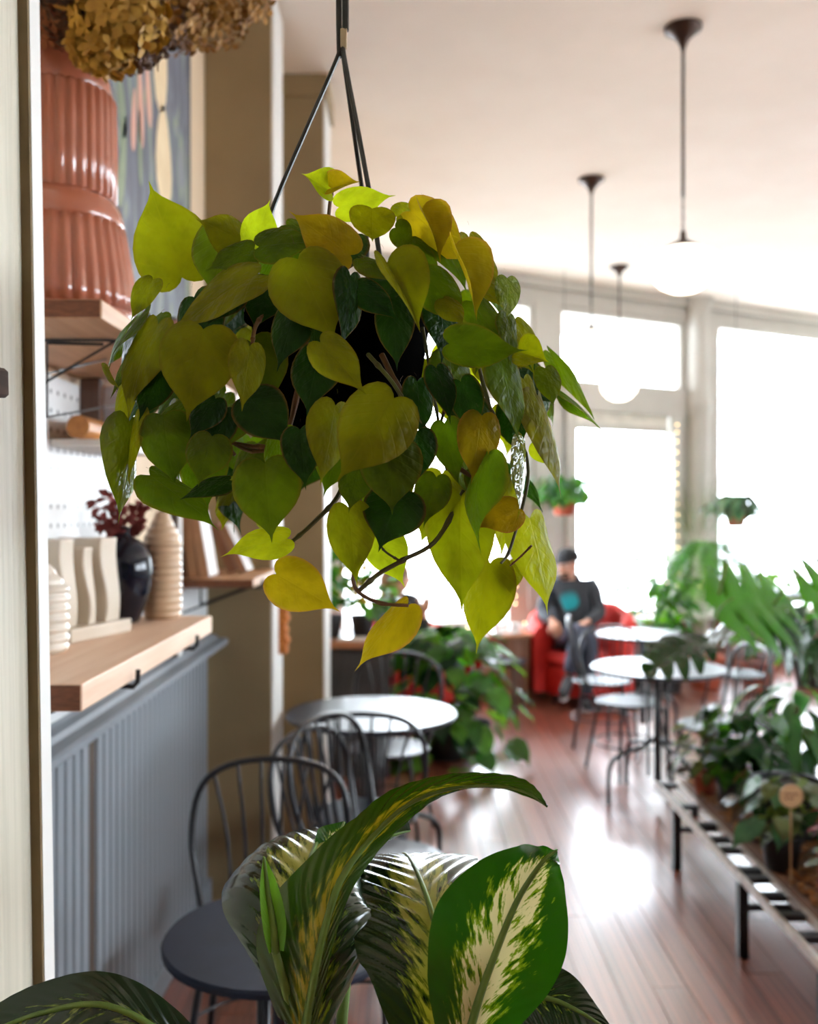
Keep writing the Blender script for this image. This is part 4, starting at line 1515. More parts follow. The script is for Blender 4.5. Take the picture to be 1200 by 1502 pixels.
def chair(x, y, rz, label, group, z=0.0):
    if first[0]:
        first[0] = False
        chair0.location = (x, y, z)
        chair0.rotation_euler = (0, 0, rz)
        chair0['label'], chair0['group'] = label, group
        return chair0
    return copy_tree(chair0, (x, y, z), rz, label, group)


GL, GR = 'bistro chairs along the left wall', 'bistro chairs at the right tables'
chair(-.41, 2.63, 0, 'nearest hoop-backed metal chair, behind the small dark table by the wainscot', GL)
chair(-.15, 3.14, radians(62), 'lower hoop-backed metal chair of the nested pair by the left wall', GL)
chair(-.085, 3.09, radians(62), 'upper chair of the nested pair, stacked on another chair', GL, .055)
chair(-.17, 3.74, radians(180), 'hoop-backed chair with its back to us before the bright left table', GL)
chair(-.10, 4.80, radians(-12), 'hoop-backed chair on the far side of the bright left table', GL)
chair(1.375, 5.98, radians(20), 'hoop-backed chair behind the nearer right table', GR)
chair(1.36, 6.72, radians(78), 'hoop-backed chair at the left side of the farther right table', GR)
chair(1.70, 5.30, radians(-82), 'hoop-backed chair at the right side of the nearer right table', GR)
chair(2.40, 7.0, radians(-60), 'hoop-backed chair farthest right, behind the big leaves', GR)
edge_chair = chair(1.256, 2.23, radians(70), 'chair at the right edge showing only its hoop, coloured as if lit', GR)
M_lithoop = pm('enamel paled as if lit', srgb(206, 202, 200), srgb(190, 186, 184), 14, rough=.3, metal=.2)  # paler tone paints in the light caught by this dark hoop
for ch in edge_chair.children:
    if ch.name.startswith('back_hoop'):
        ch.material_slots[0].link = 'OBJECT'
        ch.material_slots[0].material = M_lithoop
        ch['label'] = 'hoop coloured pale as if lit'


M_matt = pm('matt slate blue tabletop', srgb(30, 37, 54), srgb(25, 31, 45), 10, rough=.6, spec=.25)


def table(name, label, x, y, r, h=.75, top=None):
    t = thing(name, label, 'table', (x, y, 0))
    obj('tabletop', MB().lathe([(0, h - .022), (r - .012, h - .022), (r, h - .016), (r + .001, h - .006), (r - .004, h), (0, h)], (x, y, 0), 56), top or M_seat, t, smooth='auto')
    m = MB().lathe([(.02, .10), (.024, .12), (.02, .14), (.02, h - .034), (.11, h - .03), (.11, h - .0225)], (x, y, 0), 16)
    obj('column', m, M_bistro, t, smooth='auto')
    m = MB()
    for k in range(4):
        a = pi / 4 + k * pi / 2 + .3
        m.tube([(x + .055 * cos(a), y + .055 * sin(a), .12), (x + .055 * cos(a), y + .055 * sin(a), h - .03)], .009, 6)
    obj('column_rods', m, M_bistro, t, smooth=True)
    for k in range(4):
        a = radians(20) + k * pi / 2
        R = r * .86
        q = catmull([(.02, .34), (R * .35, .30), (R * .8, .265), (R * .97, .21), (R, .12), (R, 0)], 18)
        obj('leg', MB().tube([(x + u * cos(a), y + u * sin(a), z) for u, z in q], .0125, 8), M_bistro, t, smooth=True)
    return t


table('bistro_table', 'small dark round table in front beside the patterned plant', -.265, 1.995, .245, top=M_matt)
table('bistro_table', 'bright round table by the left pilasters with chairs around it', -.165, 4.2, .375)
table('bistro_table', 'nearer of the two bright round tables on the right', 1.416, 5.43, .375)
table('bistro_table', 'farther of the two bright round tables, by the red armchair', 1.69, 6.9, .335)

# ------------------------------------------------------------------ pendant lamps
M_bronze = pm('dark bronze metal', srgb(62, 42, 32), srgb(48, 32, 26), 14, rough=.4, metal=.6)
M_globe = emat('lit opal glass', (1, .90, .74, 1), 4.0)


def pendant(label, x, y, zc, gr=.165, cap=.075):
    p = thing('pendant_lamp', label, 'lamp', (x, y, CEIL), 'schoolhouse pendant lamps')
    obj('canopy', MB().lathe([(.008, CEIL - .115), (.014, CEIL - .09), (.03, CEIL - .06), (.06, CEIL - .03), (.085, CEIL - .014), (.085, CEIL - .001), (0, CEIL - .001)], (x, y, 0), 24), M_bronze, p, smooth=True)
    obj('rod', MB().tube([(x, y, CEIL - .1), (x, y, zc + .42 * (CEIL - zc) * .5)], .008, 8), M_bronze, p, smooth=True)
    ch = MB()
    z0, z1 = zc + .03, zc + .42 * (CEIL - zc) * .5 + .01
    n = int((z1 - z0) / .022)
    for k in range(n):
        z = z0 + (k + .5) * (z1 - z0) / n
        w = .006
        ring = [Vector((x, y, z)) + (Vector((w * cos(a), 0, 0)) if k % 2 else Vector((0, w * cos(a), 0))) + Vector((0, 0, .015 * sin(a))) for a in [2 * pi * j / 8 for j in range(8)]]
        ch.tube(ring, .0022, 4, closed=True)
    obj('chain', ch, M_bronze, p)
    obj('shade_cap', MB().lathe([(cap, zc - .03), (cap * 1.0, zc - .026), (cap * .55, zc - .008), (cap * .25, zc + .006), (.014, zc + .02), (.012, zc + .045), (0, zc + .045)], (x, y, 0), 24), M_bronze, p, smooth=True)
    g = gr
    obj('glass_globe', MB().lathe([(0, zc - .03 - 1.25 * g), (g * .35, zc - .03 - 1.22 * g), (g * .62, zc - .03 - 1.08 * g), (g * .9, zc - .03 - .78 * g), (g, zc - .03 - .5 * g), (g * .92, zc - .03 - .25 * g), (g * .6, zc - .03 - .08 * g), (cap * .9, zc - .031)], (x, y, 0), 32), M_globe, p, smooth=True)


pendant('nearest pendant lamp with a bronze cap, hanging highest in view', 1.255, 4.37, 2.87)
pendant('pendant lamp in the middle, in front of the transom window', 1.215, 6.36, 2.86)
pendant('farthest pendant lamp with a glowing white globe by the window', 1.9, 8.62, 2.87)
for lb, x, y in (('unseen pendant lamp added nearest the viewer in the near row, above the view', 1.25, 2.3), ('unseen pendant lamp added in the near row right beside the viewer', 1.25, .2), ('unseen pendant lamp added in the near row behind the viewer', 1.25, -1.7),
                 ('unseen pendant lamp added in a far row level with the plant bench', 3.4, 2.6), ('unseen pendant lamp added in a far row level with the viewer', 3.4, .4), ('unseen pendant lamp added in a far row level with the right tables', 3.4, 4.8)):
    pendant(lb, x, y, 2.87)  # lamps out of view, added for warm light on the foreground

# ------------------------------------------------------------------ red armchairs, small tables, counter
M_red = pm('red upholstery', srgb(204, 44, 34), srgb(184, 34, 28), 26, rough=.75, bump=.1, rnd=.04)
M_reddk = pm('deep red seat cloth', srgb(190, 36, 30), srgb(170, 30, 26), 26, rough=.8, bump=.1)
M_darkwood = woodmat('dark stained wood', srgb(70, 48, 38), srgb(52, 34, 28), 2, rough=.45)


def armchair(label, x, y, face):
    a = thing('armchair', label, 'armchair', (x, y, 0))
    ro, ri = .47, .33
    def ang(t):
        return face + pi - t
    m = MB()
    n = 30
    span = radians(128)
    for i in range(n + 1):
        t = -span + 2 * span * i / n
        b = abs(t) / span
        h = .82 - .16 * max(0, b - .35) / .65
        an = ang(t)
        ux, uy = cos(an), sin(an)
        sect = [(ro - .02, .09), (ro, .12), (ro + .01, h - .10), (ro - .02, h - .03), ((ro + ri) / 2, h), (ri + .02, h - .03), (ri, h - .10), (ri, .12), (ri + .02, .09)]
        m.v += [(x + ux * r, y + uy * r, z) for r, z in sect]
    k = 9
    for i in range(n):
        for j in range(k):
            m.f.append((i * k + j, i * k + (j + 1) % k, (i + 1) * k + (j + 1) % k, (i + 1) * k + j))
    m.f.append(tuple(range(k - 1, -1, -1)))
    m.f.append(tuple(n * k + j for j in range(k)))
    obj('curved_back', m, M_red, a, smooth='auto')
    cx, cy = x + .06 * cos(face), y + .06 * sin(face)
    obj('seat_base', MB().lathe([(.31, .08), (.32, .10), (.32, .30), (.31, .31)], (cx, cy, 0), 32), M_red, a, smooth='auto')
    obj('seat_cushion', MB().lathe([(0, .312), (.30, .312), (.322, .335), (.325, .385), (.30, .415), (.2, .43), (0, .435)], (cx, cy, 0), 32), M_reddk, a, smooth=True)
    for q in (.6, 2.2, 3.8, 5.4):
        obj('foot', MB().lathe([(.02, 0), (.03, .085)], (x + .33 * cos(q), y + .33 * sin(q), 0), 10), M_darkwood, a)
    return a


armchair('red tub armchair with the man in the dark hoodie sitting in it', 1.50, 8.33, radians(-105))
armchair('red tub armchair half hidden by plants, left of the small wooden table', .06, 7.42, radians(-20))

ct = thing('side_table', 'small drum-shaped wooden table between the two red armchairs', 'table', (.83, 8.2, 0))
obj('tabletop', MB().lathe([(0, .57), (.235, .57), (.24, .575), (.24, .595), (.235, .60), (0, .60)], (.83, 8.2, 0), 32), woodmat('brown table wood', srgb(168, 118, 84), srgb(140, 92, 62), 0, rough=.3), ct, smooth='auto')
obj('drum', MB().lathe([(.19, 0), (.195, .01), (.205, .3), (.21, .569)], (.83, 8.2, 0), 32), woodmat('brown drum wood', srgb(134, 96, 72), srgb(108, 72, 52), 2, rough=.5), ct, smooth='auto')
M_white = pm('white china', srgb(236, 236, 234), rough=.2, coat=.5)
for i, (x, y, lb) in enumerate(((.75, 8.1, 'white cup at the left on the drum table'), (.90, 8.12, 'white cup at the right on the drum table'), (.83, 8.28, 'white cup at the back of the drum table'))):
    cp = thing('cup', lb, 'cup', (x, y, .6005), 'cups on the drum table')
    obj('bowl', MB().lathe([(.022, .6005), (.03, .61), (.042, .66), (.044, .685), (.040, .685), (.036, .65), (.02, .615), (0, .613)], (x, y, 0), 18), M_white, cp, smooth=True)
    obj('handle', MB().tube([(x + .04, y, .672), (x + .062, y, .667), (x + .064, y, .645), (x + .038, y, .634)], .005, 6), M_white, cp, smooth=True)
    obj('saucer', MB().lathe([(.0, .6008), (.05, .6012), (.07, .609), (.066, .6095), (.03, .604), (0, .604)], (x, y, 0), 20), M_white, cp, smooth=True)

st = thing('stool', 'low dark stool in front of the drum table', 'stool', (.79, 7.72, 0))
obj('seat', MB().lathe([(0, .40), (.155, .40), (.165, .41), (.165, .43), (.15, .437), (0, .437)], (.79, 7.72, 0), 28), M_seat, st, smooth='auto')
for k in range(4):
    a = .4 + k * pi / 2
    obj('leg', MB().tube([(.79 + .11 * cos(a), 7.72 + .11 * sin(a), .40), (.79 + .15 * cos(a), 7.72 + .15 * sin(a), 0)], .014, 8), M_darkwood, st)

co = thing('counter', 'dark panelled counter with a wooden top behind the left table', 'counter', (-.48, 6.1, 0))
obj('body', MB().b2((-.855, 5.86, 0), (-.12, 6.44, .80)), pm('dark counter paint', srgb(60, 58, 58), srgb(50, 48, 48), 6, rough=.6), co)
obj('worktop', MB().b2((-.855, 5.80, .80), (-.07, 6.47, .84)), woodmat('warm counter wood', srgb(176, 122, 88), srgb(148, 98, 68), 0, rough=.4), co, bevel=.004)
pb = MB().b2((-.03, 5.846, .02), (.03, 5.8595, .79))
p0 = None
for k in range(11):
    if p0 is None:
        o = p0 = obj('board', pb, pm('dark counter board', srgb(66, 64, 64), srgb(54, 52, 52), 6, rough=.55), co)
        base_loc = o.location.copy()
    else:
        o = p0.copy()
        COL.objects.link(o)
    o.location = (-.822 + k * .066, 0, 0)

# ------------------------------------------------------------------ low plant bench on the right
bn = thing('plant_bench', 'long low black metal plant bench with a wooden tray at the right', 'bench', (1.7, 3.6, 0))
ZB = .30
M_litrail = pm('brightened steel rail', srgb(196, 184, 174), srgb(160, 148, 140), 22, rough=.28, metal=.6)  # lightened so the colour carries light reflected along the rails
for x in (1.222, 1.325, 2.10):
    obj('rail', MB().b2((x - .009, 2.66, ZB - .03), (x + .009, 4.72, ZB)), M_litrail, bn, bevel=.002)
for y in (2.70, 2.86, 3.02, 3.18, 3.34, 3.50, 3.58, 3.80, 3.92, 4.10, 4.36, 4.70):
    obj('crossbar', MB().b2((1.2315, y - .022, ZB - .026), (1.3155, y + .022, ZB - .006)), M_black, bn)
for x, y in ((1.222, 2.80), (1.222, 3.50), (1.222, 4.36), (2.10, 2.80), (2.10, 3.50), (2.10, 4.36)):
    obj('leg', MB().b2((x - .018, y - .018, 0), (x + .018, y + .018, ZB - .0305)), M_black, bn)
for y in (2.80, 3.50, 4.36):
    obj('stretcher', MB().b2((1.2405, y - .01, .17), (2.0815, y + .01, .19)), M_black, bn)
M_slat = woodmat('tray slat wood', srgb(120, 84, 58), srgb(92, 62, 42), 1, rough=.7)
for k in range(8):
    x = 1.3355 + k * .0942
    obj('slat', MB().b2((x, 2.68, ZB - .02), (x + .088, 4.71, ZB + .004)), M_slat, bn)
ZT = ZB + .0045
rng = random.Random(4)
bk = MB()
for k in range(900):
    x, y = rng.uniform(1.35, 2.07), rng.uniform(2.72, 4.68)
    R = Quaternion((rng.uniform(-1, 1), rng.uniform(-1, 1), rng.uniform(-1, 1)), rng.uniform(-.7, .7)).to_matrix() @ Matrix.Rotation(rng.uniform(0, pi), 3, 'Z')
    bk.box((x, y, ZT + .010 + rng.uniform(0, .012)), (rng.uniform(.02, .045), rng.uniform(.012, .022), rng.uniform(.006, .011)), R)
o = obj('bark_chips', bk, pm('brown bark chips', srgb(156, 104, 54), srgb(112, 70, 36), 25, rough=.9))
o['kind'] = 'stuff'
tag(o, 'brown bark chips strewn over the low plant bench', 'bark')

# ------------------------------------------------------------------ other plants
M_terra = pm('terracotta', srgb(176, 86, 56), srgb(154, 70, 46), 14, rough=.8, bump=.1)
M_redpot = pm('red orange plastic pot', srgb(178, 62, 34), srgb(160, 52, 30), 10, rough=.5)
M_blackpot = pm('black nursery pot', srgb(26, 27, 30), srgb(20, 21, 23), 10, rough=.5)
M_soil2 = pm('plant soil', srgb(48, 36, 27), srgb(34, 26, 19), 60, rough=.95)
M_stalk = pm('green stalk', srgb(92, 118, 54), srgb(74, 96, 42), 20, rough=.5)
M_stalkb = pm('yellow green leaf stalk', srgb(132, 146, 60), srgb(104, 124, 46), 20, rough=.45)
M_stalkd = pm('woody stalk', srgb(96, 74, 50), srgb(74, 56, 38), 20, rough=.7)
G_MID = leafmat('glossy green leaf', srgb(42, 94, 28), srgb(90, 156, 26), .35, .25, .2)
G_BRIGHT = leafmat('bright green leaf', srgb(74, 128, 40), srgb(120, 184, 44), .45, .35, .18)
G_DARK = leafmat('dark glossy leaf', srgb(20, 50, 22), srgb(40, 88, 20), .22, .22, .2)
G_BLUE = leafmat('blue green leaf', srgb(70, 112, 84), srgb(100, 160, 80), .35, .3, .2)
G_OLIVE = leafmat('olive mottled leaf', srgb(80, 92, 46), srgb(100, 120, 36), .3, .35, .25, vein=srgb(170, 176, 120))
G_BRONZE = leafmat('bronze leaf', srgb(70, 52, 28), srgb(110, 80, 30), .25, .3, .2)
G_RED = leafmat('deep red leaf', srgb(138, 40, 38), srgb(160, 40, 30), .3, .35, .2)
G_YELRED = leafmat('yellow red leaf', srgb(196, 160, 56), srgb(210, 150, 40), .35, .4, .25)
oval = [leaf_mesh('oval leaf', OVAL, OMID, .62, 3, .15, .2 + .2 * k, .3, .02, k) for k in range(3)]
slim = [leaf_mesh('slim leaf', OVAL, OMID, .34, 3, .25, .35 + .25 * k, .2, .02, k) for k in range(3)]
heartl = [leaf_mesh('plain heart leaf', HEART, HMID, .8, 3, .15, .2 + .2 * k, .3, .02, k) for k in range(3)]
frond = [frond_mesh('fern frond', 13, .35 + .3 * k, .2) for k in range(3)]
lobed = [lobed_mesh('lobed leaf', 5, 1.2, .25 + .12 * k, .2) for k in range(2)]


def pot_mb(x, y, z, r, h):
    return MB().lathe([(r * .72, z), (r * .76, z + .004), (r * .95, z + h * .82), (r * 1.04, z + h * .84), (r * 1.05, z + h), (r * .95, z + h), (r * .92, z + h * .9)], (x, y, 0), 24)


def plant(name, label, x, y, z, pot_r, pot_h, pot_mat, meshes, mats, n, size, spread, height, seed, cat='plant', group=None, stems=True,
          el=(.1, 1.0), droop=.5, center=None, zmin=None, bushy=False, stalk=None, keep=None):
    """potted plant: pot, soil, stalks and every leaf a part; leaves share a few meshes"""
    rng = random.Random(seed)
    p = thing(name, label, cat, (x, y, z), group)
    top = z
    if pot_r:
        obj('pot', pot_mb(x, y, z, pot_r, pot_h), pot_mat, p, smooth='auto')
        obj('soil', MB().lathe([(0, z + pot_h * .9), (pot_r * .93, z + pot_h * .89)], (x, y, 0), 16), M_soil2, p)
        top = z + pot_h * .9
    base = Vector((x, y, top))
    for i in range(n):
        a = i * 2.39996 + rng.uniform(-.3, .3)
        t = rng.random() if not bushy else sqrt(rng.random())
        e = rng.uniform(*el)
        rr = spread * (rng.uniform(.25, 1) if bushy else rng.uniform(.45, 1)) * cos(e * pi / 2 * .8)
        zz = height * (.15 + .85 * (sin(e * pi / 2) if not bushy else rng.random()))
        tip = base + Vector((rr * cos(a), rr * sin(a), zz))
        if keep and not keep(tip):
            continue
        out = Vector((cos(a), sin(a), 0))
        y_ = out + Vector((0, 0, rng.uniform(-droop - .2, .45 - droop))) + Vector((rng.uniform(-.3, .3), rng.uniform(-.3, .3), 0))
        nz = Vector((rng.uniform(-.3, .3), rng.uniform(-.3, .3) - .15, 1)) + out * .35
        s = size * rng.uniform(.7, 1.15)
        M = axes_matrix(tip, y_, nz, s, s, s)
        lf = inst('leaf', rng.choice(meshes), rng.choice(mats), M, p)
        if stems:
            k = base + Vector((rr * cos(a) * .12, rr * sin(a) * .12, 0))
            mid = k * .5 + tip * .5 + Vector((0, 0, .12 * height)) - out * rr * .12
            q = [Vector(w) for w in catmull([tuple(k), tuple(mid), tuple(tip)], 5)]
            so = obj('stalk', MB().tube(q, max(.0022, size * .014), 5), stalk or M_stalk, lf)
            so.matrix_parent_inverse = lf.matrix_local.inverted()
    return p


# glossy floor plant with red flowers, left of centre
ant = plant('flamingo_flower', 'glossy green floor plant with red flowers behind the left table', .25, 6.35, 0, .17, .26, M_blackpot, heartl, [G_MID, G_MID, G_BRIGHT, G_BRIGHT, G_DARK], 190, .19, .50, .62, 3, droop=.6, el=(-.6, 1.0))
M_spathe = pm('red spathe', srgb(200, 34, 28), srgb(176, 26, 24), 12, rough=.25, coat=.5)
M_spadix = pm('cream flower spike', srgb(232, 212, 170), rough=.6)
for (px, py, d) in ((682, 985, 6.1), (697, 978, 6.15), (570, 1000, 5.95), (640, 960, 6.3), (592, 958, 6.2), (662, 1005, 6.0)):
    c = W(px, py, d)
    f = inst('red_flower', heartl[0], M_spathe, axes_matrix(c, (.3, -.5, .3), (-.2, -1, .6), .085, .085, .085), ant)
    s1 = obj('flower_spike', MB().tube([c + Vector((.005, -.01, .005)), c + Vector((.012, -.035, .055))], [.005, .003], 6), M_spadix, f)
    q = [Vector(w) for w in catmull([(.27, 6.35, .23), tuple((c + Vector((.27, 6.35, .3))) / 2 + Vector((0, 0, .1))), tuple(c)], 5)]
    s2 = obj('stalk', MB().tube(q, .004, 5), M_stalk, f)
    for s in (s1, s2):
        s.matrix_parent_inverse = f.matrix_local.inverted()

# plants on the counter
plant('potted_plant', 'bushy green plant in a black pot at the left of the counter', -.50, 6.02, .8405, .085, .14, M_blackpot, oval, [G_MID, G_BRIGHT, G_BLUE], 80, .10, .20, .46, 7, bushy=True, group='plants on the counter')
plant('potted_plant', 'bushy green plant with bronze leaves in the middle of the counter', -.30, 6.12, .8405, .08, .13, M_blackpot, oval, [G_MID, G_BRIGHT, G_MID, G_YELRED], 80, .10, .18, .50, 8, bushy=True, group='plants on the counter')
plant('potted_plant', 'smaller bright green plant at the right end of the counter', -.16, 6.2, .8405, .06, .11, M_blackpot, heartl, [G_BRIGHT, G_MID], 26, .09, .16, .3, 9, bushy=True, group='plants on the counter')
tag(obj('counter_tray', MB().b2((-.44, 5.83, .8405), (-.25, 5.92, .86), .003), M_white), 'low white dish at the front edge of the counter', 'dish')

# greenery by the storefront windows
GW = 'plants by the storefront windows'
plant('window_plant', 'tall airy fern-like plant beside the storefront column', 2.75, 8.85, 0, .17, .30, M_terra, frond, [G_BRIGHT, G_MID, G_MID], 80, .42, .42, 1.10, 12, group=GW, el=(.3, 1))
plant('window_plant', 'leafy green plant behind the farther right table', 2.34, 8.66, 0, .16, .30, M_blackpot, oval, [G_BRIGHT, G_MID, G_MID, G_BLUE], 170, .13, .34, .78, 13, group=GW, bushy=True)
plant('window_plant', 'round green bush right of the fern-like plant', 3.18, 8.7, 0, .17, .28, M_terra, oval, [G_BRIGHT, G_MID, G_MID], 170, .13, .38, .85, 14, group=GW, bushy=True)
plant('window_plant', 'slim upright plant with pale leaves before the bright window', 2.06, 8.88, 0, .12, .24, M_blackpot, heartl, [G_MID, G_BLUE], 44, .11, .24, 1.02, 15, group=GW, bushy=True)
plant('window_plant', 'low blue green plant under the right window', 3.75, 8.9, 0, .17, .26, M_blackpot, oval, [G_BLUE, G_MID], 60, .15, .42, .7, 16, group=GW, bushy=True)


def hanging_pot(label, x, y, z, r, n, seed, mats):
    p = plant('hanging_basket', label, x, y, z, r * .62, r * .7, M_terra, oval, mats, int(n * 2.0), .11, r * 1.7, r * 1.3, seed, bushy=True, el=(0, 1), droop=.9, group='hanging baskets in the windows')
    zr = z + r * .7
    for k in range(3):
        a = .5 + k * 2.094
        obj('hanger', MB().tube([(x + r * .62 * cos(a), y + r * .62 * sin(a), zr), (x, y, zr + .45)], .0022, 4), M_wire, p)
    obj('cord', MB().tube([(x, y, zr + .44), (x, y, CEIL - .002)], .0025, 4), M_wire, p)


hanging_pot('hanging basket of trailing green in the right window', 3.22, 9.4, 1.48, .17, 110, 31, [G_DARK, G_BLUE, G_DARK])
hanging_pot('hanging basket of green leaves left of the middle window', 1.42, 8.72, 1.60, .19, 100, 32, [G_MID, G_BLUE, G_MID])

# ------------------------------------------------------------------ plants on the low bench
SX, SY = 1.56, 3.92
sel = thing('lobed_leaf_plant', 'big split-leaved dark green plant in a black pot on the bench', 'plant', (SX, SY, ZT))
obj('pot', pot_mb(SX, SY, ZT, .15, .22), M_blackpot, sel, smooth='auto')
obj('soil', MB().lathe([(0, ZT + .2), (.139, ZT + .198)], (SX, SY, 0), 20), M_soil2, sel)
SEL = [  # leaf base (px, py, depth) -> direction, normal, length, tone
    ((1048, 892, 3.85), (.93, .22, .14), (-.1, -.8, .6), .42, 0, G_MID), ((1040, 942, 3.8), (-1, -.2, -.12), (-.05, -.3, 1), .28, 1, G_DARK),
    ((1122, 905, 4.0), (.75, -.2, -.36), (.1, -.7, .8), .36, 1, G_DARK), ((1190, 885, 4.1), (.7, .3, .3), (0, -.8, .6), .40, 0, G_MID),
    ((1082, 925, 4.15), (-.6, .4, -.2), (0, -.4, 1), .26, 0, G_DARK), ((1240, 960, 3.9), (1, 0, -.1), (0, -.6, .8), .4, 0, G_MID),
    ((1260, 1010, 3.7), (.9, -.3, -.2), (.1, -.5, .9), .34, 1, G_DARK), ((1150, 880, 4.35), (.4, .8, .3), (0, -.4, .9), .34, 1, G_MID)]
for (p, dr, nr, L, mi, mt) in SEL:
    B = W(*p)
    lf = inst('leaf', lobed[mi], mt, axes_matrix(B, dr, nr, L * 1.05, L, L), sel)
    k = Vector((SX + (B.x - SX) * .1, SY + (B.y - SY) * .1, ZT + .19))
    mid = k * .45 + B * .55 + Vector(((SX - B.x) * .15, (SY - B.y) * .15, .05))
    q = [Vector(w) for w in catmull([tuple(k), tuple(mid), tuple(B)], 10)]
    so = obj('stalk', MB().tube(q, [.015 - .008 * i / 10 for i in range(11)], 7), M_stalkb, lf, smooth=True)
    so.matrix_parent_inverse = lf.matrix_local.inverted()
GB = 'small pots on the low bench'
plant('bench_plant', 'bronze-leaved plant in a small terracotta pot at the far end of the bench', 1.39, 4.48, ZT, .055, .10, M_terra, oval, [G_BRONZE, G_DARK, G_OLIVE], 34, .10, .17, .26, 41, group=GB, bushy=True)
plant('bench_plant', 'dark bushy plant with glossy leaves left of the split-leaved plant', 1.46, 4.28, ZT, .08, .13, M_blackpot, heartl, [G_DARK, G_DARK, G_MID], 60, .12, .20, .34, 42, group=GB, bushy=True)
plant('bench_plant', 'olive mottled plant in a black pot in front of the tag', 1.385, 3.55, ZT, .075, .13, M_blackpot, heartl, [G_OLIVE, G_OLIVE, G_BLUE], 40, .10, .14, .22, 43, group=GB, bushy=True)
plant('bench_plant', 'dark red leafy plant behind the wooden tag', 1.60, 3.48, ZT, .065, .11, M_blackpot, oval, [G_RED, G_RED, G_DARK], 44, .09, .15, .2, 44, group=GB, bushy=True)
plant('bench_plant', 'yellow and red leaved plant in the large red orange pot', 1.44, 3.12, ZT, .09, .145, M_redpot, oval, [G_YELRED, G_RED, G_OLIVE], 40, .075, .12, .13, 45, group=GB, bushy=True)
plant('bench_plant', 'pink and dark leaved plant between the mottled and red plants', 1.53, 3.30, ZT, .05, .09, M_blackpot, oval, [G_RED, G_BRONZE, G_BLUE], 34, .075, .12, .16, 46, group=GB, bushy=True)
plant('bench_plant', 'dark grassy plant at the back of the bench', 1.80, 4.42, ZT, .08, .13, M_blackpot, slim, [G_DARK, G_BLUE, G_MID], 60, .22, .26, .42, 47, group=GB, bushy=True)
plant('bench_plant', 'low dark plant beside the black pot of the big plant', 1.42, 3.86, ZT, .05, .08, M_blackpot, oval, [G_DARK, G_BRONZE], 40, .085, .13, .2, 48, group=GB, bushy=True)
plant('bench_plant', 'dark bushy plant right of the split-leaved plant', 1.86, 3.75, ZT, .08, .13, M_blackpot, heartl, [G_DARK, G_MID], 50, .13, .24, .44, 49, group=GB, bushy=True)

tg = thing('wooden_tag', 'round pale wooden tag on a stick among the bench plants', 'tag', (X(1161, 3.38), 3.38, ZT))
c = W(1161, 1168, 3.38)
M_tag = woodmat('pale wooden disc', srgb(206, 170, 128), srgb(188, 150, 108), 0, rough=.6)
m = MB()
ring = [(c.x + .042 * cos(2 * pi * k / 28), c.z + .042 * sin(2 * pi * k / 28)) for k in range(28)]
obj('disc', m.prism(ring, lambda u, v, w: Vector((u, c.y + w, v)), .004), M_tag, tg)
obj('stick', MB().tube([(c.x, c.y + .006, c.z - .01), (c.x, c.y + .006, ZT)], .003, 6), M_tag, tg)
wr_ = MB()
for zz, ws in ((.008, (.014, .010, .012)), (-.008, (.010, .016))):
    x = c.x - .022
    for w in ws:
        wr_.b2((x, c.y - .0006, c.z + zz - .003), (x + w, c.y, c.z + zz + .003))
        x += w + .004
obj('faint_writing', wr_, pm('brown ink', srgb(110, 78, 54), rough=.8), tg)

# ------------------------------------------------------------------ fairy lights
M_bulb = emat('warm fairy bulb', (1, .72, .40, 1), 7.0)


def fairy(label, pts, n):
    f = thing('string_lights', label, 'lights', pts[0], 'strings of fairy lights')
    q = [Vector(p) for p in catmull([tuple(p) for p in pts], 40)]
    obj('cord', MB().tube(q, .0022, 4), M_wire, f)
    me = None
    for k in range(n):
        t = (k + .5) / n * 40
        a = q[int(t)].lerp(q[min(40, int(t) + 1)], t - int(t))
        p = a + WN * .012 + Vector((0, 0, .004))
        if me is None:
            o = obj('bulb', MB().ball((0, 0, 0), .009, 8, 5), M_bulb, None, smooth=True)
            me = o.data
        else:
            o = bpy.data.objects.new('bulb', me)
            COL.objects.link(o)
        o.parent = f
        o.location = p - Vector(pts[0])
    return f


fairy('warm fairy lights down the right jamb of the middle window', [wp(4.10, 2.55, .05), wp(4.09, 2.0, .05), wp(4.11, 1.4, .05), wp(4.10, .75, .05)], 17)
fairy('warm fairy lights down the pillar left of the middle window', [wp(2.10, 2.4, .05), wp(2.09, 1.8, .05), wp(2.11, 1.2, .05), wp(2.10, .75, .05)], 15)
fairy('warm fairy lights lying along the window sill', [wp(1.3, .60, .12), wp(1.7, .60, .15), wp(2.1, .60, .12), wp(2.6, .60, .15), wp(3.1, .60, .12), wp(3.7, .60, .15)], 20)
fairy('warm fairy lights draped through the window plants', [wp(3.3, 1.05, .32), wp(3.55, .86, .38), wp(3.8, 1.02, .34), wp(4.05, .88, .38), wp(4.3, 1.0, .34)], 12)

# ------------------------------------------------------------------ people
M_skin = pm('skin', srgb(206, 156, 132), srgb(196, 144, 120), 14, rough=.5)
M_skin2 = pm('paler skin', srgb(214, 168, 146), srgb(204, 156, 134), 14, rough=.5)
M_jeans = pm('dark grey denim', srgb(64, 70, 88), srgb(50, 56, 72), 60, rough=.85)
M_shoe = pm('dark sneaker', srgb(34, 36, 44), srgb(26, 28, 34), 20, rough=.6)
M_cap = pm('black cap cloth', srgb(24, 26, 32), srgb(20, 21, 26), 40, rough=.85)
M_hair = pm('light brown hair', srgb(132, 98, 70), srgb(104, 74, 52), 60, (1, 1, .15), rough=.6)
M_beard = pm('brown beard', srgb(104, 76, 60), srgb(84, 60, 46), 60, rough=.8)


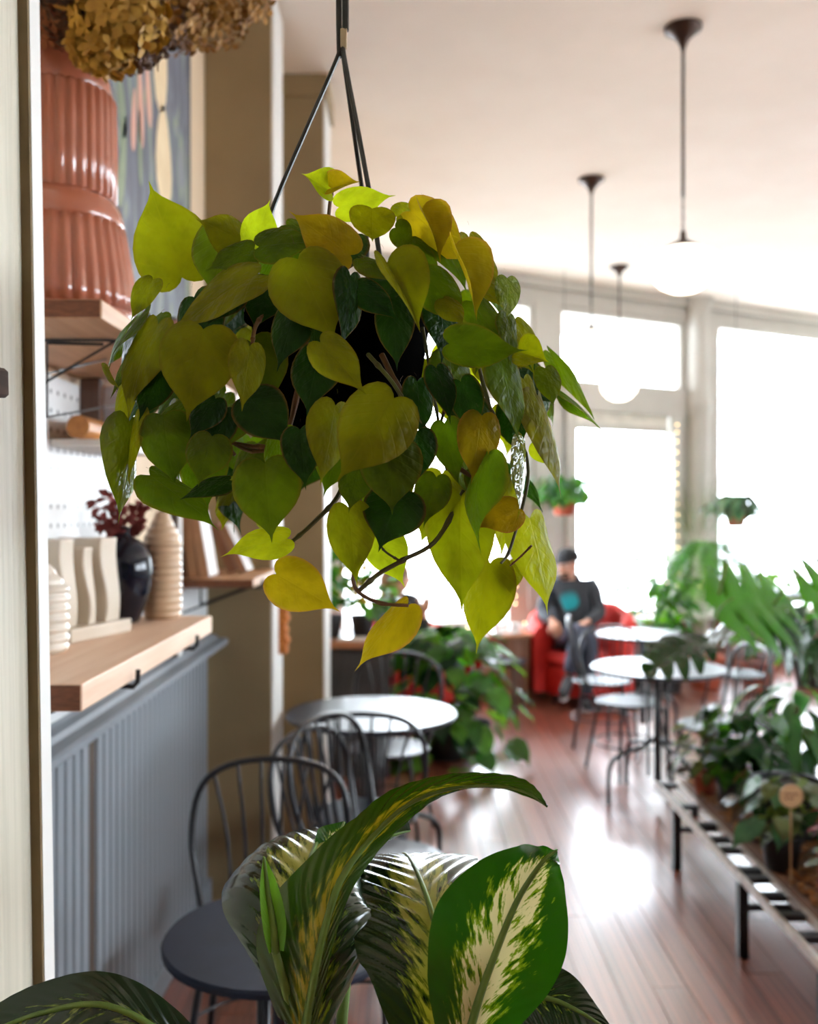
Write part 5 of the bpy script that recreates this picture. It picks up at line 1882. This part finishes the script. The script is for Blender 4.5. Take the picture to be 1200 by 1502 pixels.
def hoodie_mat(print_at, r):
    m, nt, p, out = newmat('charcoal hoodie with teal print')
    tc = N(nt, 'ShaderNodeTexCoord')
    no = N(nt, 'ShaderNodeTexNoise')
    no.inputs['Scale'].default_value = 11
    nt.links.new(tc.outputs['Object'], no.inputs['Vector'])
    vm = N(nt, 'ShaderNodeVectorMath', operation='SUBTRACT')
    nt.links.new(tc.outputs['Object'], vm.inputs[0])
    vm.inputs[1].default_value = print_at
    sep = N(nt, 'ShaderNodeSeparateXYZ')
    nt.links.new(vm.outputs[0], sep.inputs[0])
    d = math_n(nt, 'SQRT', math_n(nt, 'ADD', math_n(nt, 'MULTIPLY', sep.outputs[0], sep.outputs[0]), math_n(nt, 'MULTIPLY', sep.outputs[2], sep.outputs[2])))
    d = math_n(nt, 'MULTIPLY_ADD', no.outputs[0], r * 1.2, d)
    ins = sstep(nt, d, r * 1.6, r * 1.5)
    front = sstep(nt, sep.outputs[1], .03, -.01)
    c = mixrgb(nt, no.outputs[0], srgb(50, 54, 60), srgb(40, 44, 50))
    nt.links.new(mixrgb(nt, math_n(nt, 'MULTIPLY', ins, front), c, srgb(20, 140, 150)), p.inputs['Base Color'])
    p.inputs['Roughness'].default_value = .9
    return m


def skin_obj(name, nodes, edges, mat, parent, sub=2):
    me = bpy.data.meshes.new(name)
    off = Vector(root_of(parent).location)
    me.from_pydata([Vector(n[0]) - off for n in nodes], edges, [])
    o = bpy.data.objects.new(name, me)
    COL.objects.link(o)
    o.parent = parent
    me.materials.append(mat)
    md = o.modifiers.new('skin', 'SKIN')
    md.use_smooth_shade = True
    if not me.skin_vertices:
        me.attributes
    sv = me.skin_vertices[0].data
    for i, n in enumerate(nodes):
        r = n[1]
        sv[i].radius = (r, r) if not isinstance(r, tuple) else r
        sv[i].use_root = (i == 0)
    s = o.modifiers.new('sub', 'SUBSURF')
    s.levels = s.render_levels = sub
    return o


def hand(parent, wrist, direction, palm_n, mat, s=1.0, curl=.6, spread=.16, label=None):
    d = Vector(direction).normalized()
    n = Vector(palm_n)
    n = (n - d * n.dot(d)).normalized()
    a = d.cross(n)
    Rm = Matrix((a, d, n)).transposed()
    mb = MB()
    w = Vector(wrist)
    mb.ball(w + d * .045 * s, (.042 * s, .052 * s, .018 * s), 12, 8, Rm)
    for k, L in enumerate((.066, .076, .072, .056)):
        u = (k - 1.5)
        b = w + (d * .078 + a * u * .019) * s
        q, dr = [b - d * .02 * s, b], (d + a * u * spread * .35).normalized()
        pos = b
        for j, f in enumerate((.46, .31, .23)):
            ang = curl * (j + .4) * .8
            dd = dr * cos(ang) + n * sin(ang)
            pos = pos + dd * L * f * s
            q.append(pos)
        mb.tube(q, [.0085 * s, .0092 * s, .0085 * s, .0078 * s, .0058 * s], 7)
    b = w + (d * .022 - a * .03) * s
    q = [b + a * .012 * s, b - a * .012 * s + d * .012 * s, b - a * .032 * s + d * .038 * s + n * .012 * s, b - a * .034 * s + d * .064 * s + n * .022 * s]
    mb.tube(q, [.012 * s, .0115 * s, .0095 * s, .007 * s], 7)
    return obj('hand', mb, mat, parent, smooth=True, label=label)


def head(parent, c, face, up, mat, s=1.0):
    """face features on a skull that belongs to the body mesh"""
    f = Vector(face).normalized()
    u = Vector(up)
    u = (u - f * u.dot(f)).normalized()
    r = u.cross(f)
    Rm = Matrix((r, f, u)).transposed()
    c = Vector(c)
    P = lambda a, b, d: c + (r * a + f * b + u * d) * s
    obj('face', MB().ball(P(0, .022, -.028), (.066 * s, .078 * s, .098 * s), 18, 12, Rm), mat, parent, smooth=True)
    nb = MB()
    nb.tube([P(0, .088, .012), P(0, .104, -.012), P(0, .112, -.03), P(0, .094, -.038)], [.007 * s, .011 * s, .014 * s, .008 * s], 8)
    obj('nose', nb, mat, parent, smooth=True)
    for sd in (-1, 1):
        obj('ear', MB().ball(P(sd * .074, -.008, -.018), (.010 * s, .020 * s, .032 * s), 10, 7, Rm), mat, parent, smooth=True)
        e = obj('eye', MB().ball(P(sd * .030, .084, .008), .0105 * s, 8, 6), M_white, parent, smooth=True)
        obj('iris', MB().ball(P(sd * .030, .0915, .008), .0052 * s, 8, 6), M_shoe, e, smooth=True)
    obj('mouth', MB().tube([P(-.022, .086, -.066), P(0, .094, -.064), P(.022, .086, -.066)], [.004 * s, .007 * s, .004 * s], 6), pm('lips', srgb(176, 104, 94), rough=.5), parent, smooth=True)


# man in the right armchair
mx, my = 1.46, 8.30
man = thing('person', 'man in a black cap and dark hoodie with teal print in the red armchair', 'person', (mx, my, 0))
hip = Vector((1.45, 8.34, .54))
chest = Vector((1.43, 8.46, .83))
neck0 = Vector((1.415, 8.46, 1.02))
hd = Vector((1.405, 8.43, 1.165))
shL, shR = Vector((1.60, 8.44, .965)), Vector((1.245, 8.45, .965))     # picture right / left
elL, elR = Vector((1.665, 8.30, .74)), Vector((1.165, 8.34, .745))
wrL, wrR = Vector((1.49, 8.02, .70)), Vector((1.225, 8.10, .70))
hpL, hpR = Vector((1.53, 8.30, .51)), Vector((1.36, 8.30, .51))
knL, knR = Vector((1.50, 7.90, .56)), Vector((1.42, 7.90, .66))
anL, anR = Vector((1.475, 7.93, .10)), Vector((1.30, 7.80, .29))
body = [(hip, .12), (chest, .13), (neck0, .058), (hd + Vector((0, 0, -.055)), .062), (hd + Vector((0, 0, .015)), .092), (hd + Vector((0, 0, .075)), .07),
        (shL, .06), (elL, .043), (wrL, .028), (shR, .06), (elR, .043), (wrR, .028), (hpL, .085), (knL, .056), (anL, .036), (hpR, .085), (knR, .056), (anR, .036)]
be = [(0, 1), (1, 2), (2, 3), (3, 4), (4, 5), (1, 6), (6, 7), (7, 8), (1, 9), (9, 10), (10, 11), (0, 12), (12, 13), (13, 14), (0, 15), (15, 16), (16, 17)]
skin_obj('body', body, be, M_skin, man)
hm = hoodie_mat((1.40 - mx, 8.30 - my, .865), .085)
skin_obj('hoodie', [(hip + Vector((0, 0, -.01)), .155), ((hip + chest) / 2, .158), (chest, .172), (neck0 + Vector((0, .03, -.04)), .085), (shL, .085), (elL, .066), (wrL - (wrL - elL).normalized() * .02, .05),
                    (shR, .085), (elR, .066), (wrR - (wrR - elR).normalized() * .02, .05)],
         [(0, 1), (1, 2), (2, 3), (2, 4), (4, 5), (5, 6), (2, 7), (7, 8), (8, 9)], hm, man)
hood = MB().tube([neck0 + Vector((-.085, -.03, .0)), neck0 + Vector((-.085, .06, .02)), neck0 + Vector((0, .10, .03)), neck0 + Vector((.085, .06, .02)), neck0 + Vector((.085, -.03, .0))], [.025, .038, .045, .038, .025], 9)
obj('hood', hood, hm, man, smooth=True)
skin_obj('jeans', [(hip + Vector((0, -.02, -.02)), .15), (hpL, .105), (knL, .078), (anL, .058), (hpR, .105), (knR, .078), (anR, .058)], [(0, 1), (1, 2), (2, 3), (0, 4), (4, 5), (5, 6)], M_jeans, man)
for an, dr in ((anL, Vector((-.12, -1, 0))), (anR, Vector((-.35, -.8, -.45)))):
    d_ = dr.normalized()
    b = an + Vector((0, 0, -.05))
    sh = MB()
    q = [b - d_ * .07, b - d_ * .03, b + d_ * .06, b + d_ * .15, b + d_ * .195]
    sh.tube(q, [.030, .048, .046, .044, .022], 12)
    so = obj('shoe', sh, M_shoe, man, smooth=True)
    obj('sole', MB().tube([p + Vector((0, 0, -.034)) for p in q], [.022, .034, .036, .034, .016], 10, flat=.45), M_white, so, smooth=True)
hand(man, wrL, (-.7, -.7, -.1), (.1, -.3, -1), M_skin, 1.05, .7)
hand(man, wrR, (.25, -.5, -.8), (.3, .5, -.6), M_skin, 1.05, .45)
fdir = Vector((-.75, -.62, -.12))
head(man, hd, fdir, (0, 0, 1), M_skin)
f = fdir.normalized()
bd = MB().ball(hd + f * .05 + Vector((0, 0, -.085)), (.055, .055, .04), 14, 9)
obj('beard', bd, M_beard, man, smooth=True)
cp = MB().lathe([(.103, .035), (.106, .05), (.100, .09), (.08, .125), (.04, .145), (0, .15)], hd, 24)
ca_ = obj('cap', cp, M_cap, man, smooth=True)
br = MB()
side = Vector((0, 0, 1)).cross(f).normalized()
vs = []
for k in range(13):
    a = -1.15 + 2.3 * k / 12
    e = f * (.098 * cos(a)) + side * (.098 * sin(a))
    o_ = e + f * (.075 * cos(a) ** 1.2)
    vs += [hd + e + Vector((0, 0, .046)), hd + o_ + Vector((0, 0, .036)), hd + o_ + Vector((0, 0, .032)), hd + e + Vector((0, 0, .040))]
fs = []
for k in range(12):
    for j in range(4):
        fs.append((4 * k + j, 4 * k + (j + 1) % 4, 4 * k + 4 + (j + 1) % 4, 4 * k + 4 + j))
fs += [(3, 2, 1, 0), (48, 49, 50, 51)]
obj('cap_peak', br.add(vs, fs), M_cap, ca_, smooth='auto')

# second guest, mostly behind the leaves, raising a hand
qx, qy = -.06, 7.36
gs = thing('person', 'guest with light brown hair raising a hand, half hidden by vine leaves', 'person', (qx, qy, 0))
hip, chest, neck0, hd = Vector((-.06, 7.36, .54)), Vector((-.09, 7.37, .82)), Vector((-.095, 7.36, .99)), Vector((-.085, 7.33, 1.13))
shL, shR = Vector((.03, 7.24, .94)), Vector((-.20, 7.50, .93))
elL, elR = Vector((.10, 7.02, .76)), Vector((-.20, 7.34, .69))
wrL, wrR = Vector((.12, 7.0, .90)), Vector((-.02, 7.10, .62))
hpL, hpR = Vector((.02, 7.26, .51)), Vector((-.05, 7.44, .51))
knL, knR = Vector((.36, 6.98, .55)), Vector((.42, 7.26, .55))
anL, anR = Vector((.40, 6.93, .10)), Vector((.46, 7.22, .10))
body = [(hip, .12), (chest, .115), (neck0, .05), (hd + Vector((0, 0, -.055)), .056), (hd + Vector((0, 0, .015)), .086), (hd + Vector((0, 0, .07)), .066),
        (shL, .052), (elL, .038), (wrL, .025), (shR, .052), (elR, .038), (wrR, .025), (hpL, .082), (knL, .054), (anL, .034), (hpR, .082), (knR, .054), (anR, .034)]
skin_obj('body', body, be, M_skin2, gs)
M_top = pm('dark knit top', srgb(40, 42, 52), srgb(32, 34, 42), 50, rough=.9)
skin_obj('sweater', [(hip, .148), ((hip + chest) / 2, .14), (chest, .15), (neck0 + Vector((0, 0, -.05)), .07), (shL, .075), (elL, .055), (elL.lerp(wrL, .75), .042), (shR, .075), (elR, .055), (elR.lerp(wrR, .8), .042)],
         [(0, 1), (1, 2), (2, 3), (2, 4), (4, 5), (5, 6), (2, 7), (7, 8), (8, 9)], M_top, gs)
skin_obj('trousers', [(hip + Vector((.02, -.01, -.02)), .148), (hpL, .10), (knL, .074), (anL, .055), (hpR, .10), (knR, .074), (anR, .055)], [(0, 1), (1, 2), (2, 3), (0, 4), (4, 5), (5, 6)], M_jeans, gs)
for an in (anL, anR):
    d_ = Vector((.8, -.5, 0)).normalized()
    b = an + Vector((0, 0, -.052))
    sh = MB().tube([b - d_ * .06, b - d_ * .03, b + d_ * .06, b + d_ * .14, b + d_ * .175], [.028, .045, .043, .040, .02], 12)
    obj('shoe', sh, M_shoe, gs, smooth=True)
hand(gs, wrL, (.12, 0, 1), (-.5, -.7, 0), M_skin2, 1.0, .35, .5)
hand(gs, wrR, (.7, -.4, -.3), (0, 0, -1), M_skin2, 1.0, .6)
head(gs, hd, (.85, -.35, 0), (0, 0, 1), M_skin2, .96)
hr = MB().ball(hd + Vector((-.012, .008, .026)), (.104, .104, .104), 20, 12)
hr.tube([hd + Vector((-.06, .03, .03)), hd + Vector((-.075, .035, -.06)), hd + Vector((-.07, .03, -.17)), hd + Vector((-.06, .02, -.25))], [.07, .075, .065, .02], 12)
obj('hair', hr, M_hair, gs, smooth=True)
